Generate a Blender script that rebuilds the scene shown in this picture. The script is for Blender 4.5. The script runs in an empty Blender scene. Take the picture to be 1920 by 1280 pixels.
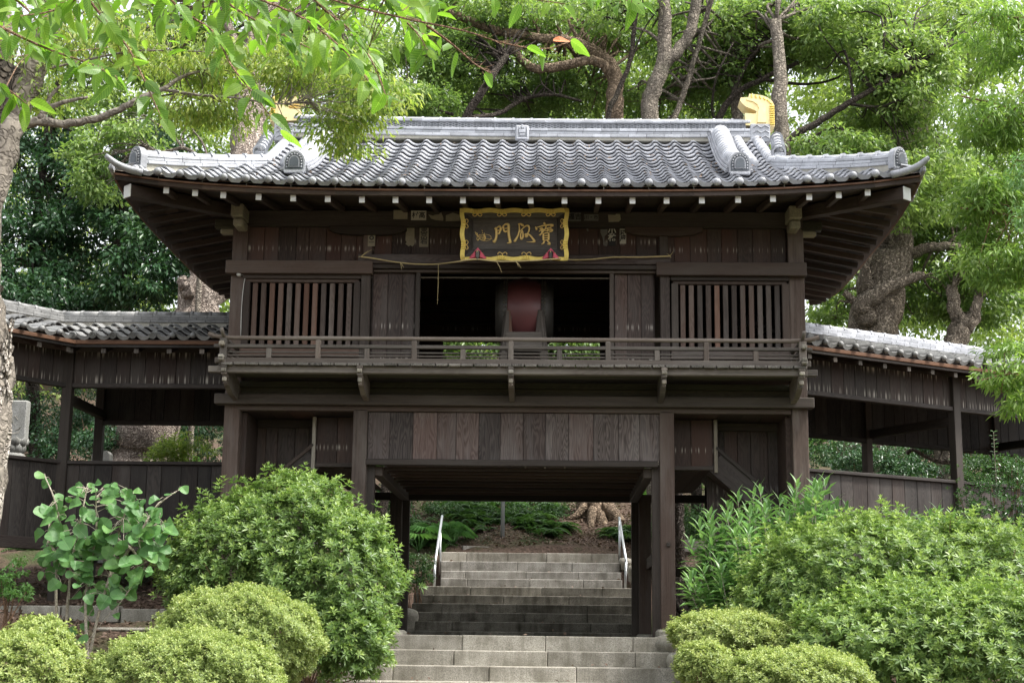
import bpy, math, random
import numpy as np
from mathutils import Vector, Matrix
R = math.radians
random.seed(7)
rs = np.random.RandomState(11)
sc = bpy.context.scene
col = sc.collection

# ------------------------------------------------------------------ camera, world, sun, exposure
FPX, PITCH, YAW, ROLL = 2800.0, .1937, .030, .012
CAM = Vector((.5, -18.0, 0.012))
_f = Vector((-math.sin(YAW)*math.cos(PITCH), math.cos(YAW)*math.cos(PITCH), math.sin(PITCH)))
_r0 = Vector((math.cos(YAW), math.sin(YAW), 0))
_u0 = _r0.cross(_f)
_r = _r0*math.cos(ROLL)+_u0*math.sin(ROLL)
_u = -_r0*math.sin(ROLL)+_u0*math.cos(ROLL)
cd = bpy.data.cameras.new('camera'); cam = bpy.data.objects.new('camera', cd); col.objects.link(cam)
cd.sensor_width = 36; cd.lens = FPX/1920*36; cd.clip_start = .1; cd.clip_end = 600
m = Matrix.Identity(4)
for i in range(3):
    m[i][0] = _r[i]; m[i][1] = _u[i]; m[i][2] = -_f[i]; m[i][3] = CAM[i]
cam.matrix_world = m
sc.camera = cam

SUN_EL, SUN_AZ = 60, 76          # azimuth measured from the camera side (-Y) towards +X
sd = bpy.data.lights.new('sun', 'SUN'); sun = bpy.data.objects.new('sun', sd); col.objects.link(sun)
sd.energy = 2.1; sd.angle = R(10); sd.color = (1, .96, .9)
sv = Vector((math.sin(R(SUN_AZ))*math.cos(R(SUN_EL)), -math.cos(R(SUN_AZ))*math.cos(R(SUN_EL)), math.sin(R(SUN_EL))))
sun.rotation_euler = sv.to_track_quat('Z', 'Y').to_euler()
w = bpy.data.worlds.new('World'); sc.world = w; w.use_nodes = True
nt = w.node_tree; nt.nodes.clear()
sky = nt.nodes.new('ShaderNodeTexSky'); sky.sky_type = 'NISHITA'; sky.sun_disc = False
sky.sun_elevation = R(SUN_EL); sky.sun_rotation = math.atan2(sv.x, sv.y)
sky.dust_density = 4; sky.air_density = 1.2
hs = nt.nodes.new('ShaderNodeHueSaturation'); hs.inputs['Saturation'].default_value = .22
bg = nt.nodes.new('ShaderNodeBackground'); bg.inputs['Strength'].default_value = .15
wo = nt.nodes.new('ShaderNodeOutputWorld')
nt.links.new(sky.outputs[0], hs.inputs['Color']); nt.links.new(hs.outputs[0], bg.inputs[0]); nt.links.new(bg.outputs[0], wo.inputs[0])
vs = sc.view_settings; vs.view_transform = 'Standard'; vs.look = 'None'; vs.exposure = 1.5; vs.gamma = 1; vs.use_curve_mapping = False
sc.render.engine = 'CYCLES'

def at(px, py, Y):
    """point of the place that lies in the vertical plane y = Y (used to take measurements off the photograph)"""
    u, v = (px-960)/FPX, (640-py)/FPX
    d = _f+_r*u+_u*v
    return CAM+d*((Y-CAM.y)/d.y)

# ------------------------------------------------------------------ materials
class NB:
    def __init__(s, name):
        s.m = bpy.data.materials.new(name); s.m.use_nodes = True; s.t = s.m.node_tree; s.t.nodes.clear()
        s.out = s.t.nodes.new('ShaderNodeOutputMaterial')
    def n(s, typ, props=None, **ins):
        x = s.t.nodes.new(typ)
        for k, v in (props or {}).items(): setattr(x, k, v)
        for k, v in ins.items():
            key = k.replace('_', ' ')
            sock = x.inputs[int(k[1:])] if k[0] == 'i' and k[1:].isdigit() else x.inputs[key]
            if hasattr(v, 'links') or isinstance(v, bpy.types.NodeSocket): s.t.links.new(v, sock)
            else: sock.default_value = v
        return x
    def math(s, op, a, b=0.0, c=None):
        x = s.t.nodes.new('ShaderNodeMath'); x.operation = op
        for i, v in enumerate((a, b) if c is None else (a, b, c)):
            if isinstance(v, bpy.types.NodeSocket): s.t.links.new(v, x.inputs[i])
            else: x.inputs[i].default_value = v
        return x.outputs[0]
    def mix(s, fac, a, b, mode='MIX'):
        x = s.t.nodes.new('ShaderNodeMix'); x.data_type = 'RGBA'; x.blend_type = mode
        for i, v in ((0, fac), (6, a), (7, b)):
            if isinstance(v, bpy.types.NodeSocket): s.t.links.new(v, x.inputs[i])
            else: x.inputs[i].default_value = (v if i == 0 else (*v, 1)[:4])
        return x.outputs[2]
    def ramp(s, fac, stops):
        x = s.t.nodes.new('ShaderNodeValToRGB'); e = x.color_ramp.elements
        while len(e) > 1: e.remove(e[-1])
        e[0].position = stops[0][0]; e[0].color = (*stops[0][1], 1)
        for p, c in stops[1:]:
            k = e.new(p); k.color = (*c, 1)
        s.t.links.new(fac, x.inputs[0]); return x.outputs[0]
    def noise(s, vec, scale, detail=4, rough=.55, dist=0.0):
        x = s.n('ShaderNodeTexNoise', None, Scale=scale, Detail=detail, Roughness=rough, Distortion=dist)
        if vec is not None: s.t.links.new(vec, x.inputs['Vector'])
        return x.outputs['Fac']
    def map(s, vec, scale, loc=(0, 0, 0)):
        x = s.t.nodes.new('ShaderNodeMapping'); x.inputs['Scale'].default_value = scale
        s.t.links.new(vec, x.inputs['Vector'])
        if isinstance(loc, bpy.types.NodeSocket): s.t.links.new(loc, x.inputs['Location'])
        else: x.inputs['Location'].default_value = loc
        return x.outputs[0]
    def bsdf(s, color, rough=.7, bump=None, bdist=.01, bstr=.5, **kw):
        b = s.t.nodes.new('ShaderNodeBsdfPrincipled')
        for k, v in dict(Base_Color=color, Roughness=rough, **kw).items():
            key = k.replace('_', ' ')
            if isinstance(v, bpy.types.NodeSocket): s.t.links.new(v, b.inputs[key])
            elif key == 'Base Color': b.inputs[key].default_value = (*v, 1)
            else: b.inputs[key].default_value = v
        if bump is not None:
            bm = s.t.nodes.new('ShaderNodeBump'); bm.inputs['Strength'].default_value = bstr; bm.inputs['Distance'].default_value = bdist
            s.t.links.new(bump, bm.inputs['Height']); s.t.links.new(bm.outputs[0], b.inputs['Normal'])
        return b
    def done(s, b):
        s.t.links.new(b.outputs[0], s.out.inputs['Surface']); return s.m

def mat_wood(name, dark, light, red, red_amt=.35, grey=(.13, .125, .125), streak=None, contour=.5, rough=.72, objvar=1.0):
    b = NB(name)
    gw = lambda c, k=1.0: (c[0]*1.06*k, c[1]*1.04*k, c[2]*1.02*k)
    dark, light, red, grey = gw(dark), gw(light), gw(red), gw(grey)
    g = b.n('ShaderNodeAttribute', {'attribute_name': 'grain'}).outputs['Vector']
    rnd = b.n('ShaderNodeObjectInfo').outputs['Random']
    off = b.n('ShaderNodeCombineXYZ', None, X=b.math('MULTIPLY', rnd, 41.0), Y=b.math('MULTIPLY', rnd, 17.0), Z=b.math('MULTIPLY', rnd, 9.0)).outputs[0]
    v = b.n('ShaderNodeVectorMath', {'operation': 'ADD'}, i0=g, i1=off).outputs[0]
    st = b.noise(b.map(v, (1.2, 60, 60)), 1, 5, .65)
    n2 = b.noise(b.map(v, (.9, 5.5, 5.5)), 1, 2, .5)
    ct = b.math('SINE', b.math('MULTIPLY', n2, 150.0)); ct = b.math('MULTIPLY_ADD', ct, .5, .5)
    mixv = b.math('ADD', b.math('MULTIPLY', st, 1-contour*.6), b.math('MULTIPLY', ct, contour*.6))
    base = b.ramp(mixv, [(.25, dark), (.75, light)])
    rn = b.math('FRACT', b.math('MULTIPLY', rnd, 7.31))
    base = b.mix(b.math('MULTIPLY', b.math('POWER', rn, 2.2), red_amt), base, red)
    blot = b.noise(b.map(v, (.9, 4, 4)), 1, 4, .6)
    gm = b.math('MULTIPLY', b.ramp(blot, [(.45, (0, 0, 0)), (.72, (1, 1, 1))]), .55)
    base = b.mix(gm, base, grey)
    br = b.math('MULTIPLY_ADD', b.math('FRACT', b.math('MULTIPLY', rnd, 3.17)), .75*objvar, 1-.36*objvar)
    base = b.mix(1.0, base, b.n('ShaderNodeCombineXYZ', None, X=br, Y=br, Z=br).outputs[0], 'MULTIPLY')
    if streak is not None:
        h = b.n('ShaderNodeAttribute', {'attribute_name': 'hb'}).outputs['Fac']
        gx = b.n('ShaderNodeSeparateXYZ', None, i0=v)
        cyc = b.math('MULTIPLY_ADD', b.noise(b.map(v, (.3, 12, 12)), 1, 1), 16.0, b.math('MULTIPLY', gx.outputs[1], 98.0))
        s1 = b.math('POWER', b.math('MAXIMUM', b.math('SINE', cyc), 0.0), 5.0)
        tot = None
        for (hz, wd) in streak:
            q = b.math('DIVIDE', b.math('SUBTRACT', h, hz), wd)
            e = b.math('EXPONENT', b.math('MULTIPLY', b.math('MULTIPLY', q, q), -1.0))
            tot = e if tot is None else b.math('ADD', tot, e)
        f = b.math('MULTIPLY', b.math('MULTIPLY', s1, tot), b.math('MULTIPLY', b.math('MAXIMUM', b.math('SUBTRACT', b.noise(b.map(v, (.6, 22, 22), (5, 5, 5)), 1, 3), .38), 0.0), 5.5))
        base = b.mix(b.math('MINIMUM', f, .85), base, (.50, .46, .40))
    hgt = b.math('ADD', st, b.math('MULTIPLY', ct, contour*.5))
    return b.done(b.bsdf(base, b.math('MULTIPLY_ADD', st, .25, rough-.12), hgt, .004, .6, Specular_IOR_Level=.35))

def mat_leaf(name, dark, mid, young, trans=.45, rough=.45, objrand=False, spec=.5):
    b = NB(name)
    if objrand:
        t = b.n('ShaderNodeObjectInfo').outputs['Random']
    else:
        t = b.n('ShaderNodeAttribute', {'attribute_name': 'tint'}).outputs['Fac']
    c = b.ramp(t, [(0, dark), (.5, mid), (1, young)])
    geo = b.n('ShaderNodeNewGeometry')
    c2 = b.mix(b.noise(geo.outputs['Position'], 9, 2), c, mid)
    if objrand:
        xy = b.n('ShaderNodeSeparateXYZ', None, i0=b.n('ShaderNodeTexCoord').outputs['Object']); ay = b.math('ABSOLUTE', xy.outputs[1])
        vn = b.math('POWER', b.math('MULTIPLY_ADD', b.math('SINE', b.math('MULTIPLY', b.math('SUBTRACT', xy.outputs[0], b.math('MULTIPLY', ay, .8)), 480.0)), .5, .5), 6.0)
        mid_ = b.math('LESS_THAN', ay, .0011)
        c2 = b.mix(b.math('MULTIPLY', b.math('MAXIMUM', b.math('MULTIPLY', vn, .55), mid_), .45), c2, tuple(min(1, x*1.35+.05) for x in young))
        spn = b.ramp(b.noise(b.n('ShaderNodeTexCoord').outputs['Object'], 55, 3), [(.66, (0, 0, 0)), (.72, (1, 1, 1))])
        c2 = b.mix(b.math('MULTIPLY', spn, .35), c2, (.18, .14, .04))
    p = b.bsdf(c2, rough, Specular_IOR_Level=spec)
    tr = b.t.nodes.new('ShaderNodeBsdfTranslucent')
    tc = b.mix(1.0, c2, (1.1, 1.18, .65), 'MULTIPLY'); b.t.links.new(tc, tr.inputs[0])
    mx = b.t.nodes.new('ShaderNodeMixShader'); mx.inputs[0].default_value = trans
    b.t.links.new(p.outputs[0], mx.inputs[1]); b.t.links.new(tr.outputs[0], mx.inputs[2])
    return b.done(mx)

def mat_bark(name, dark, light, vscale=(7, 7, 1.6), bump=.03, moss=0):
    b = NB(name); p = b.n('ShaderNodeTexCoord').outputs['Object']
    a = b.noise(b.map(p, vscale), 1.6, 6, .65, .6)
    vo = b.n('ShaderNodeTexVoronoi', {'feature': 'DISTANCE_TO_EDGE'}, Vector=b.map(b.n('ShaderNodeVectorMath', {'operation': 'ADD'}, i0=p, i1=b.n('ShaderNodeTexNoise', None, Vector=p, Scale=5.0).outputs['Color']).outputs[0], vscale), Scale=1.4)
    e = b.ramp(vo.outputs['Distance'], [(0, (0, 0, 0)), (.22, (1, 1, 1))])
    c = b.ramp(b.math('MULTIPLY', a, b.math('MULTIPLY_ADD', e, .5, .62)), [(.22, dark), (.62, light)])
    big = b.noise(p, 1.1, 3)
    c = b.mix(b.math('MULTIPLY', big, .35), c, tuple(x*.6 for x in light))
    if moss: c = b.mix(b.math('MULTIPLY', b.ramp(b.noise(p, 2.3, 4), [(.5, (0, 0, 0)), (.7, (1, 1, 1))]), moss), c, (.05, .07, .03))
    return b.done(b.bsdf(c, .88, b.math('ADD', a, e), bump, 1.0, Specular_IOR_Level=.2))

def mat_tile(name, base=(.36, .37, .39), dark=(.18, .185, .20), rough=.42):
    b = NB(name); p = b.n('ShaderNodeTexCoord').outputs['Object']
    rnd = b.n('ShaderNodeObjectInfo').outputs['Random']
    gp = b.n('ShaderNodeNewGeometry').outputs['Position']
    n1 = b.noise(gp, 6, 5, .65); n2 = b.noise(gp, 45, 3, .6)
    c = b.ramp(b.math('MULTIPLY_ADD', n2, .35, b.math('MULTIPLY', n1, .65)), [(.3, dark), (.62, base)])
    br = b.math('MULTIPLY_ADD', rnd, .4, .8)
    c = b.mix(1.0, c, b.n('ShaderNodeCombineXYZ', None, X=br, Y=br, Z=b.math('MULTIPLY', br, 1.02)).outputs[0], 'MULTIPLY')
    st = b.ramp(b.noise(gp, 2.2, 4), [(.58, (0, 0, 0)), (.75, (1, 1, 1))])
    c = b.mix(b.math('MULTIPLY', st, .3), c, (.12, .115, .09))
    return b.done(b.bsdf(c, b.math('MULTIPLY_ADD', n1, .25, rough-.1), n2, .003, .4, Specular_IOR_Level=.6))

def mat_stone(name, base=(.33, .32, .30), dark=(.12, .11, .09), stain=.6, speck=True):
    b = NB(name); gp = b.n('ShaderNodeNewGeometry').outputs['Position']
    rnd = b.n('ShaderNodeObjectInfo').outputs['Random']
    sp = b.noise(gp, 95, 3, .8); big = b.noise(b.map(gp, (2, 2, 4)), 1.2, 6, .62); 
    drip = b.noise(b.map(gp, (9, 9, 1.3)), 1, 5, .6)
    c = b.ramp(sp, [(.30, tuple(x*.35 for x in base)), (.48, base), (.66, tuple(min(1, x*1.5) for x in base))])
    f = b.ramp(b.math('MULTIPLY_ADD', drip, .5, b.math('MULTIPLY', big, .5)), [(.42, (0, 0, 0)), (.60, (1, 1, 1))])
    c = b.mix(b.math('MULTIPLY', f, stain), c, dark)
    br = b.math('MULTIPLY_ADD', rnd, .35, .8)
    c = b.mix(1.0, c, b.n('ShaderNodeCombineXYZ', None, X=br, Y=br, Z=br).outputs[0], 'MULTIPLY')
    return b.done(b.bsdf(c, .85, b.math('ADD', sp, big), .006, .7, Specular_IOR_Level=.3))

def mat_plain(name, c, rough=.6, var=.25, scale=20, metallic=0.0, bump=.002, **kw):
    b = NB(name); p = b.n('ShaderNodeTexCoord').outputs['Object']
    n = b.noise(p, scale, 4, .6)
    cc = b.mix(n, tuple(x*(1-var) for x in c), tuple(min(1, x*(1+var)) for x in c))
    return b.done(b.bsdf(cc, rough, n, bump, .5, Metallic=metallic, **kw))

M = {}
M['post'] = mat_wood('post_wood', (.024, .018, .014), (.10, .080, .068), (.15, .08, .055), .4, (.165, .15, .135), objvar=.6, contour=.12)
M['beam'] = mat_wood('beam_wood', (.022, .018, .015), (.070, .057, .048), (.11, .06, .042), .3, (.085, .076, .066), contour=.12)
M['panel'] = mat_wood('panel_wood', (.022, .016, .014), (.120, .100, .092), (.11, .060, .048), .5, (.165, .155, .15), contour=.45)
M['wall'] = mat_wood('wall_wood', (.024, .016, .013), (.078, .055, .045), (.095, .045, .032), .7, (.062, .055, .050), streak=[(.2, .028)], contour=.3, objvar=.6)
M['wallx'] = mat_wood('dark_wall_wood', (.018, .014, .012), (.05, .040, .035), (.06, .032, .024), .4, (.06, .055, .05), streak=[(.05, .05), (.42, .05)], contour=.3, objvar=.6)
M['wallb'] = mat_wood('bay_wall_wood', (.028, .021, .018), (.095, .073, .062), (.10, .055, .04), .4, (.07, .065, .06), streak=[(.75, .03), (.93, .05)], contour=.4, objvar=.6)
M['dado'] = mat_wood('dado_wood', (.011, .0095, .009), (.044, .037, .033), (.06, .038, .03), .3, (.085, .078, .072), contour=.4)
M['door'] = mat_wood('door_wood', (.026, .019, .016), (.085, .063, .055), (.14, .065, .042), .5, (.10, .092, .085), streak=[(.2, .03), (.62, .03)], contour=.5)
M['lattice'] = mat_wood('lattice_wood', (.035, .026, .022), (.12, .095, .082), (.24, .12, .075), .6, (.16, .148, .135), contour=.3)
M['rail'] = mat_wood('rail_wood', (.045, .039, .033), (.155, .136, .118), (.14, .095, .07), .3, (.20, .185, .165), contour=.15)
M['deck'] = mat_wood('deck_wood', (.04, .037, .032), (.16, .15, .135), (.12, .10, .08), .2, (.22, .21, .19), contour=.6)
M['soffit'] = mat_wood('soffit_wood', (.024, .018, .014), (.070, .050, .040), (.075, .045, .034), .5, (.06, .048, .042), contour=.3)
M['fascia'] = mat_wood('fascia_wood', (.055, .026, .014), (.155, .078, .042), (.19, .09, .045), .5, (.09, .05, .035), contour=.3, objvar=.3)
M['mossy'] = mat_wood('mossy_wood', (.022, .021, .012), (.07, .066, .040), (.06, .045, .03), .3, (.07, .068, .04), contour=.3)
M['pale'] = mat_wood('pale_carved_wood', (.10, .09, .07), (.34, .32, .27), (.30, .24, .17), .3, (.45, .44, .40), contour=.2)
M['paleend'] = mat_wood('bracket_wood', (.13, .12, .085), (.32, .30, .22), (.30, .27, .18), .2, (.30, .29, .22), contour=.2, objvar=.3)
M['white'] = mat_plain('white_paint', (.74, .75, .74), .6, .1, 30)
M['tile'] = mat_tile('smoked_roof_tile')
M['tile2'] = mat_tile('weathered_corridor_tile', (.235, .235, .225), (.10, .10, .095), .55)
M['ridge'] = mat_tile('pale_ridge_tile', (.47, .485, .51), (.27, .28, .30), .48)
M['tiledark'] = mat_tile('dark_demon_tile', (.10, .115, .13), (.055, .065, .075), .5)
M['ridge2'] = mat_tile('corridor_ridge_tile', (.40, .41, .43), (.22, .23, .25), .5)
M['mortar'] = mat_plain('lime_mortar', (.45, .43, .37), .9, .35, 14, bump=.01)
M['gold'] = mat_plain('gold_leaf', (1.0, .72, .38), .42, .25, 14, .6)
M['goldp'] = mat_plain('gold_leaf_and_crease_shade', (.85, .62, .16), .38, .3, 18, .35)  # gold of the plaque frame, also the crease shade on the ornament fins
M['goldink'] = mat_plain('gold_lettering', (.85, .62, .24), .45, .15, 30, .2)
M['board'] = mat_wood('plaque_board_wood', (.035, .03, .026), (.10, .09, .08), (.07, .06, .05), .2, (.13, .13, .125), contour=.2)
M['cloth'] = mat_plain('red_cloth', (.60, .10, .15), .85, .25, 18)
M['skin'] = mat_plain('drum_red_lacquer', (.15, .052, .052), .42, .45, 3)
M['hide'] = mat_plain('drum_hide', (.055, .05, .042), .55, .35, 12)
M['stud'] = mat_plain('drum_stud', (.13, .12, .09), .4, .2, 12, .5)
M['rope'] = mat_plain('straw_rope', (.50, .40, .20), .85, .3, 60)
M['paper'] = mat_plain('old_paper', (.30, .27, .20), .9, .3, 18)
M['paperw'] = mat_plain('pale_paper', (.55, .53, .46), .9, .15, 18)
M['paperg'] = mat_plain('faded_paper', (.17, .165, .15), .9, .35, 22)
M['ink'] = mat_plain('black_ink', (.02, .02, .02), .7, .2, 18)
M['inkg'] = mat_plain('faded_ink', (.06, .058, .052), .8, .3, 18)
M['stone'] = mat_stone('granite_step', (.37, .345, .295), (.16, .145, .11), .75)
M['stone2'] = mat_stone('dark_granite_step', (.25, .235, .20), (.075, .067, .05), .85)  # darker granite of the passage slabs and the steps behind
M['stone3'] = mat_stone('pale_granite_step', (.34, .325, .295), (.12, .11, .09), .75)
M['rock'] = mat_stone('rough_rock', (.34, .32, .27), (.12, .11, .08), .6)
M['carved'] = mat_stone('carved_grey_stone', (.25, .25, .235), (.14, .14, .12), .5)
M['steel'] = mat_plain('galvanised_steel', (.55, .57, .58), .35, .1, 12, .7)
M['pole'] = mat_plain('grey_pole_steel', (.42, .46, .48), .45, .1, 8, .4)
M['plastic'] = mat_plain('grey_plastic', (.55, .55, .52), .5, .1, 8)
M['black'] = mat_plain('black_cable', (.03, .03, .03), .5, .1, 8)

def mat_ground():
    b = NB('forest_soil'); gp = b.n('ShaderNodeNewGeometry').outputs['Position']
    n1 = b.noise(gp, .7, 5, .6); n2 = b.noise(gp, 16, 5, .7)
    vo = b.n('ShaderNodeTexVoronoi', None, Vector=gp, Scale=22.0)
    c = b.ramp(n2, [(.3, (.03, .021, .015)), (.55, (.08, .055, .04)), (.72, (.15, .115, .09))])
    c = b.mix(b.math('MULTIPLY', b.n('ShaderNodeSeparateColor', None, i0=vo.outputs['Color']).outputs[0], .5), c, (.15, .10, .075))
    c = b.mix(b.ramp(n1, [(.5, (0, 0, 0)), (.62, (1, 1, 1))]), c, (.05, .06, .025))
    return b.done(b.bsdf(c, .95, b.math('ADD', n2, vo.outputs['Distance']), .03, .8, Specular_IOR_Level=.15))
M['ground'] = mat_ground()
M['litter'] = mat_leaf('dry_leaf_litter', (.05, .032, .022), (.13, .085, .062), (.30, .225, .17), .1, .8)

L_ = {}
L_['azalea'] = mat_leaf('azalea_leaf', (.045, .09, .028), (.145, .24, .065), (.50, .62, .20), .36, .42)
L_['clip'] = mat_leaf('clipped_azalea_leaf', (.08, .13, .035), (.26, .34, .10), (.60, .63, .25), .3, .45)
L_['camphor'] = mat_leaf('camphor_leaf', (.05, .10, .032), (.165, .265, .075), (.45, .55, .19), .48, .38)
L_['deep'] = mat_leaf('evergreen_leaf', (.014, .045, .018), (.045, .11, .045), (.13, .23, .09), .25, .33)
L_['fresh'] = mat_leaf('zelkova_leaf', (.09, .16, .035), (.24, .34, .08), (.56, .58, .17), .55, .45)
L_['maple'] = mat_leaf('maple_leaf', (.07, .15, .035), (.20, .33, .075), (.44, .56, .18), .5, .42)
L_['cherry'] = mat_leaf('cherry_leaf', (.03, .09, .015), (.15, .31, .04), (.36, .52, .09), .6, .4, True)
L_['cherrys'] = mat_leaf('cherry_leaf_far', (.04, .11, .015), (.17, .33, .04), (.36, .52, .09), .6, .45)
L_['vib'] = mat_leaf('broad_leaf', (.045, .13, .04), (.09, .22, .06), (.18, .34, .09), .4, .5, True)
L_['willow'] = mat_leaf('lance_leaf', (.07, .16, .055), (.20, .36, .14), (.46, .60, .25), .38, .36)
L_['willowo'] = mat_leaf('lance_leaf_single', (.07, .16, .055), (.20, .36, .14), (.46, .60, .25), .38, .36, True)
L_['camellia'] = mat_leaf('camellia_leaf', (.02, .06, .02), (.05, .13, .03), (.16, .27, .06), .25, .25)
L_['fern'] = mat_leaf('fern_leaf', (.025, .06, .02), (.06, .13, .04), (.14, .24, .07), .35, .55)
L_['far'] = mat_leaf('far_leaf', (.09, .15, .04), (.23, .32, .09), (.48, .55, .20), .55, .5)
M['camphor_bark'] = mat_bark('camphor_bark', (.08, .062, .045), (.42, .35, .27), (9, 9, 1.6), .05)
M['pale_bark'] = mat_bark('pale_stump_bark', (.14, .10, .08), (.52, .44, .37), (8, 8, 2.5), .04)
M['root_bark'] = mat_bark('root_bark', (.09, .062, .04), (.36, .27, .19), (6, 6, 2), .03)
M['grey_bark'] = mat_bark('grey_bark', (.09, .078, .062), (.36, .31, .25), (8, 8, 1.8), .03, .3)
M['dark_bark'] = mat_bark('dark_bark', (.022, .018, .014), (.09, .072, .058), (7, 7, 2), .03, .2)
M['smooth_bark'] = mat_bark('smooth_grey_bark', (.11, .095, .08), (.30, .265, .22), (3, 3, 4), .01)
M['peel_bark'] = mat_bark('peeling_bark', (.16, .12, .09), (.62, .57, .50), (4, 4, 2.2), .05)
M['twig'] = mat_bark('twig_bark', (.10, .06, .04), (.30, .19, .12), (20, 20, 5), .004)
M['palestem'] = mat_bark('pale_stem_bark', (.20, .17, .13), (.50, .45, .36), (14, 14, 4), .004)

# ------------------------------------------------------------------ builders
def prop(o, label=None, cat=None, group=None, kind=None):
    if label: o['label'] = label
    if cat: o['category'] = cat
    if group: o['group'] = group
    if kind: o['kind'] = kind
    return o
def thing(name, label, cat, loc=(0, 0, 0), rz=0.0, group=None):
    o = bpy.data.objects.new(name, None); col.objects.link(o); o.empty_display_size = .2
    o.location = loc; o.rotation_euler = (0, 0, rz)
    return prop(o, label, cat, group)
def link(name, me, parent=None, mat=None, loc=None, mw=None):
    o = bpy.data.objects.new(name, me); col.objects.link(o)
    if mat is not None and not me.materials: me.materials.append(mat)
    if parent is not None: o.parent = parent
    if mw is not None: o.matrix_local = mw
    elif loc is not None: o.location = loc
    return o

def _cbox_topology():
    idx = {}; signs = []
    for sx in (-1, 1):
        for sy in (-1, 1):
            for sz in (-1, 1):
                for a in range(3):
                    idx[(sx, sy, sz, a)] = len(signs); signs.append((sx, sy, sz, a))
    faces = []
    for a in range(3):
        b, c = [(1, 2), (2, 0), (0, 1)][a]
        for s in (-1, 1):
            q = []
            for (tb, tc) in ((-1, -1), (1, -1), (1, 1), (-1, 1)):
                k = [0, 0, 0]; k[a] = s; k[b] = tb; k[c] = tc; q.append(idx[(*k, a)])
            faces.append(q)
    for a, b, c in ((0, 1, 2), (1, 2, 0), (0, 2, 1)):
        for s in (-1, 1):
            for t in (-1, 1):
                def I(ax, r):
                    k = [0, 0, 0]; k[a] = s; k[b] = t; k[c] = r; return idx[(*k, ax)]
                faces.append([I(a, -1), I(a, 1), I(b, 1), I(b, -1)])
    for sx in (-1, 1):
        for sy in (-1, 1):
            for sz in (-1, 1): faces.append([idx[(sx, sy, sz, k)] for k in range(3)])
    # orient outward
    P = [np.array([1.0*s[i]*(1.0 if s[3] == i else .8) for i in range(3)]) for s in signs]
    out = []
    for f in faces:
        n = np.cross(P[f[1]]-P[f[0]], P[f[2]]-P[f[0]]); c = sum(P[i] for i in f)
        out.append(f if n.dot(c) > 0 else f[::-1])
    return signs, out
CBS, CBF = _cbox_topology()

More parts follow.
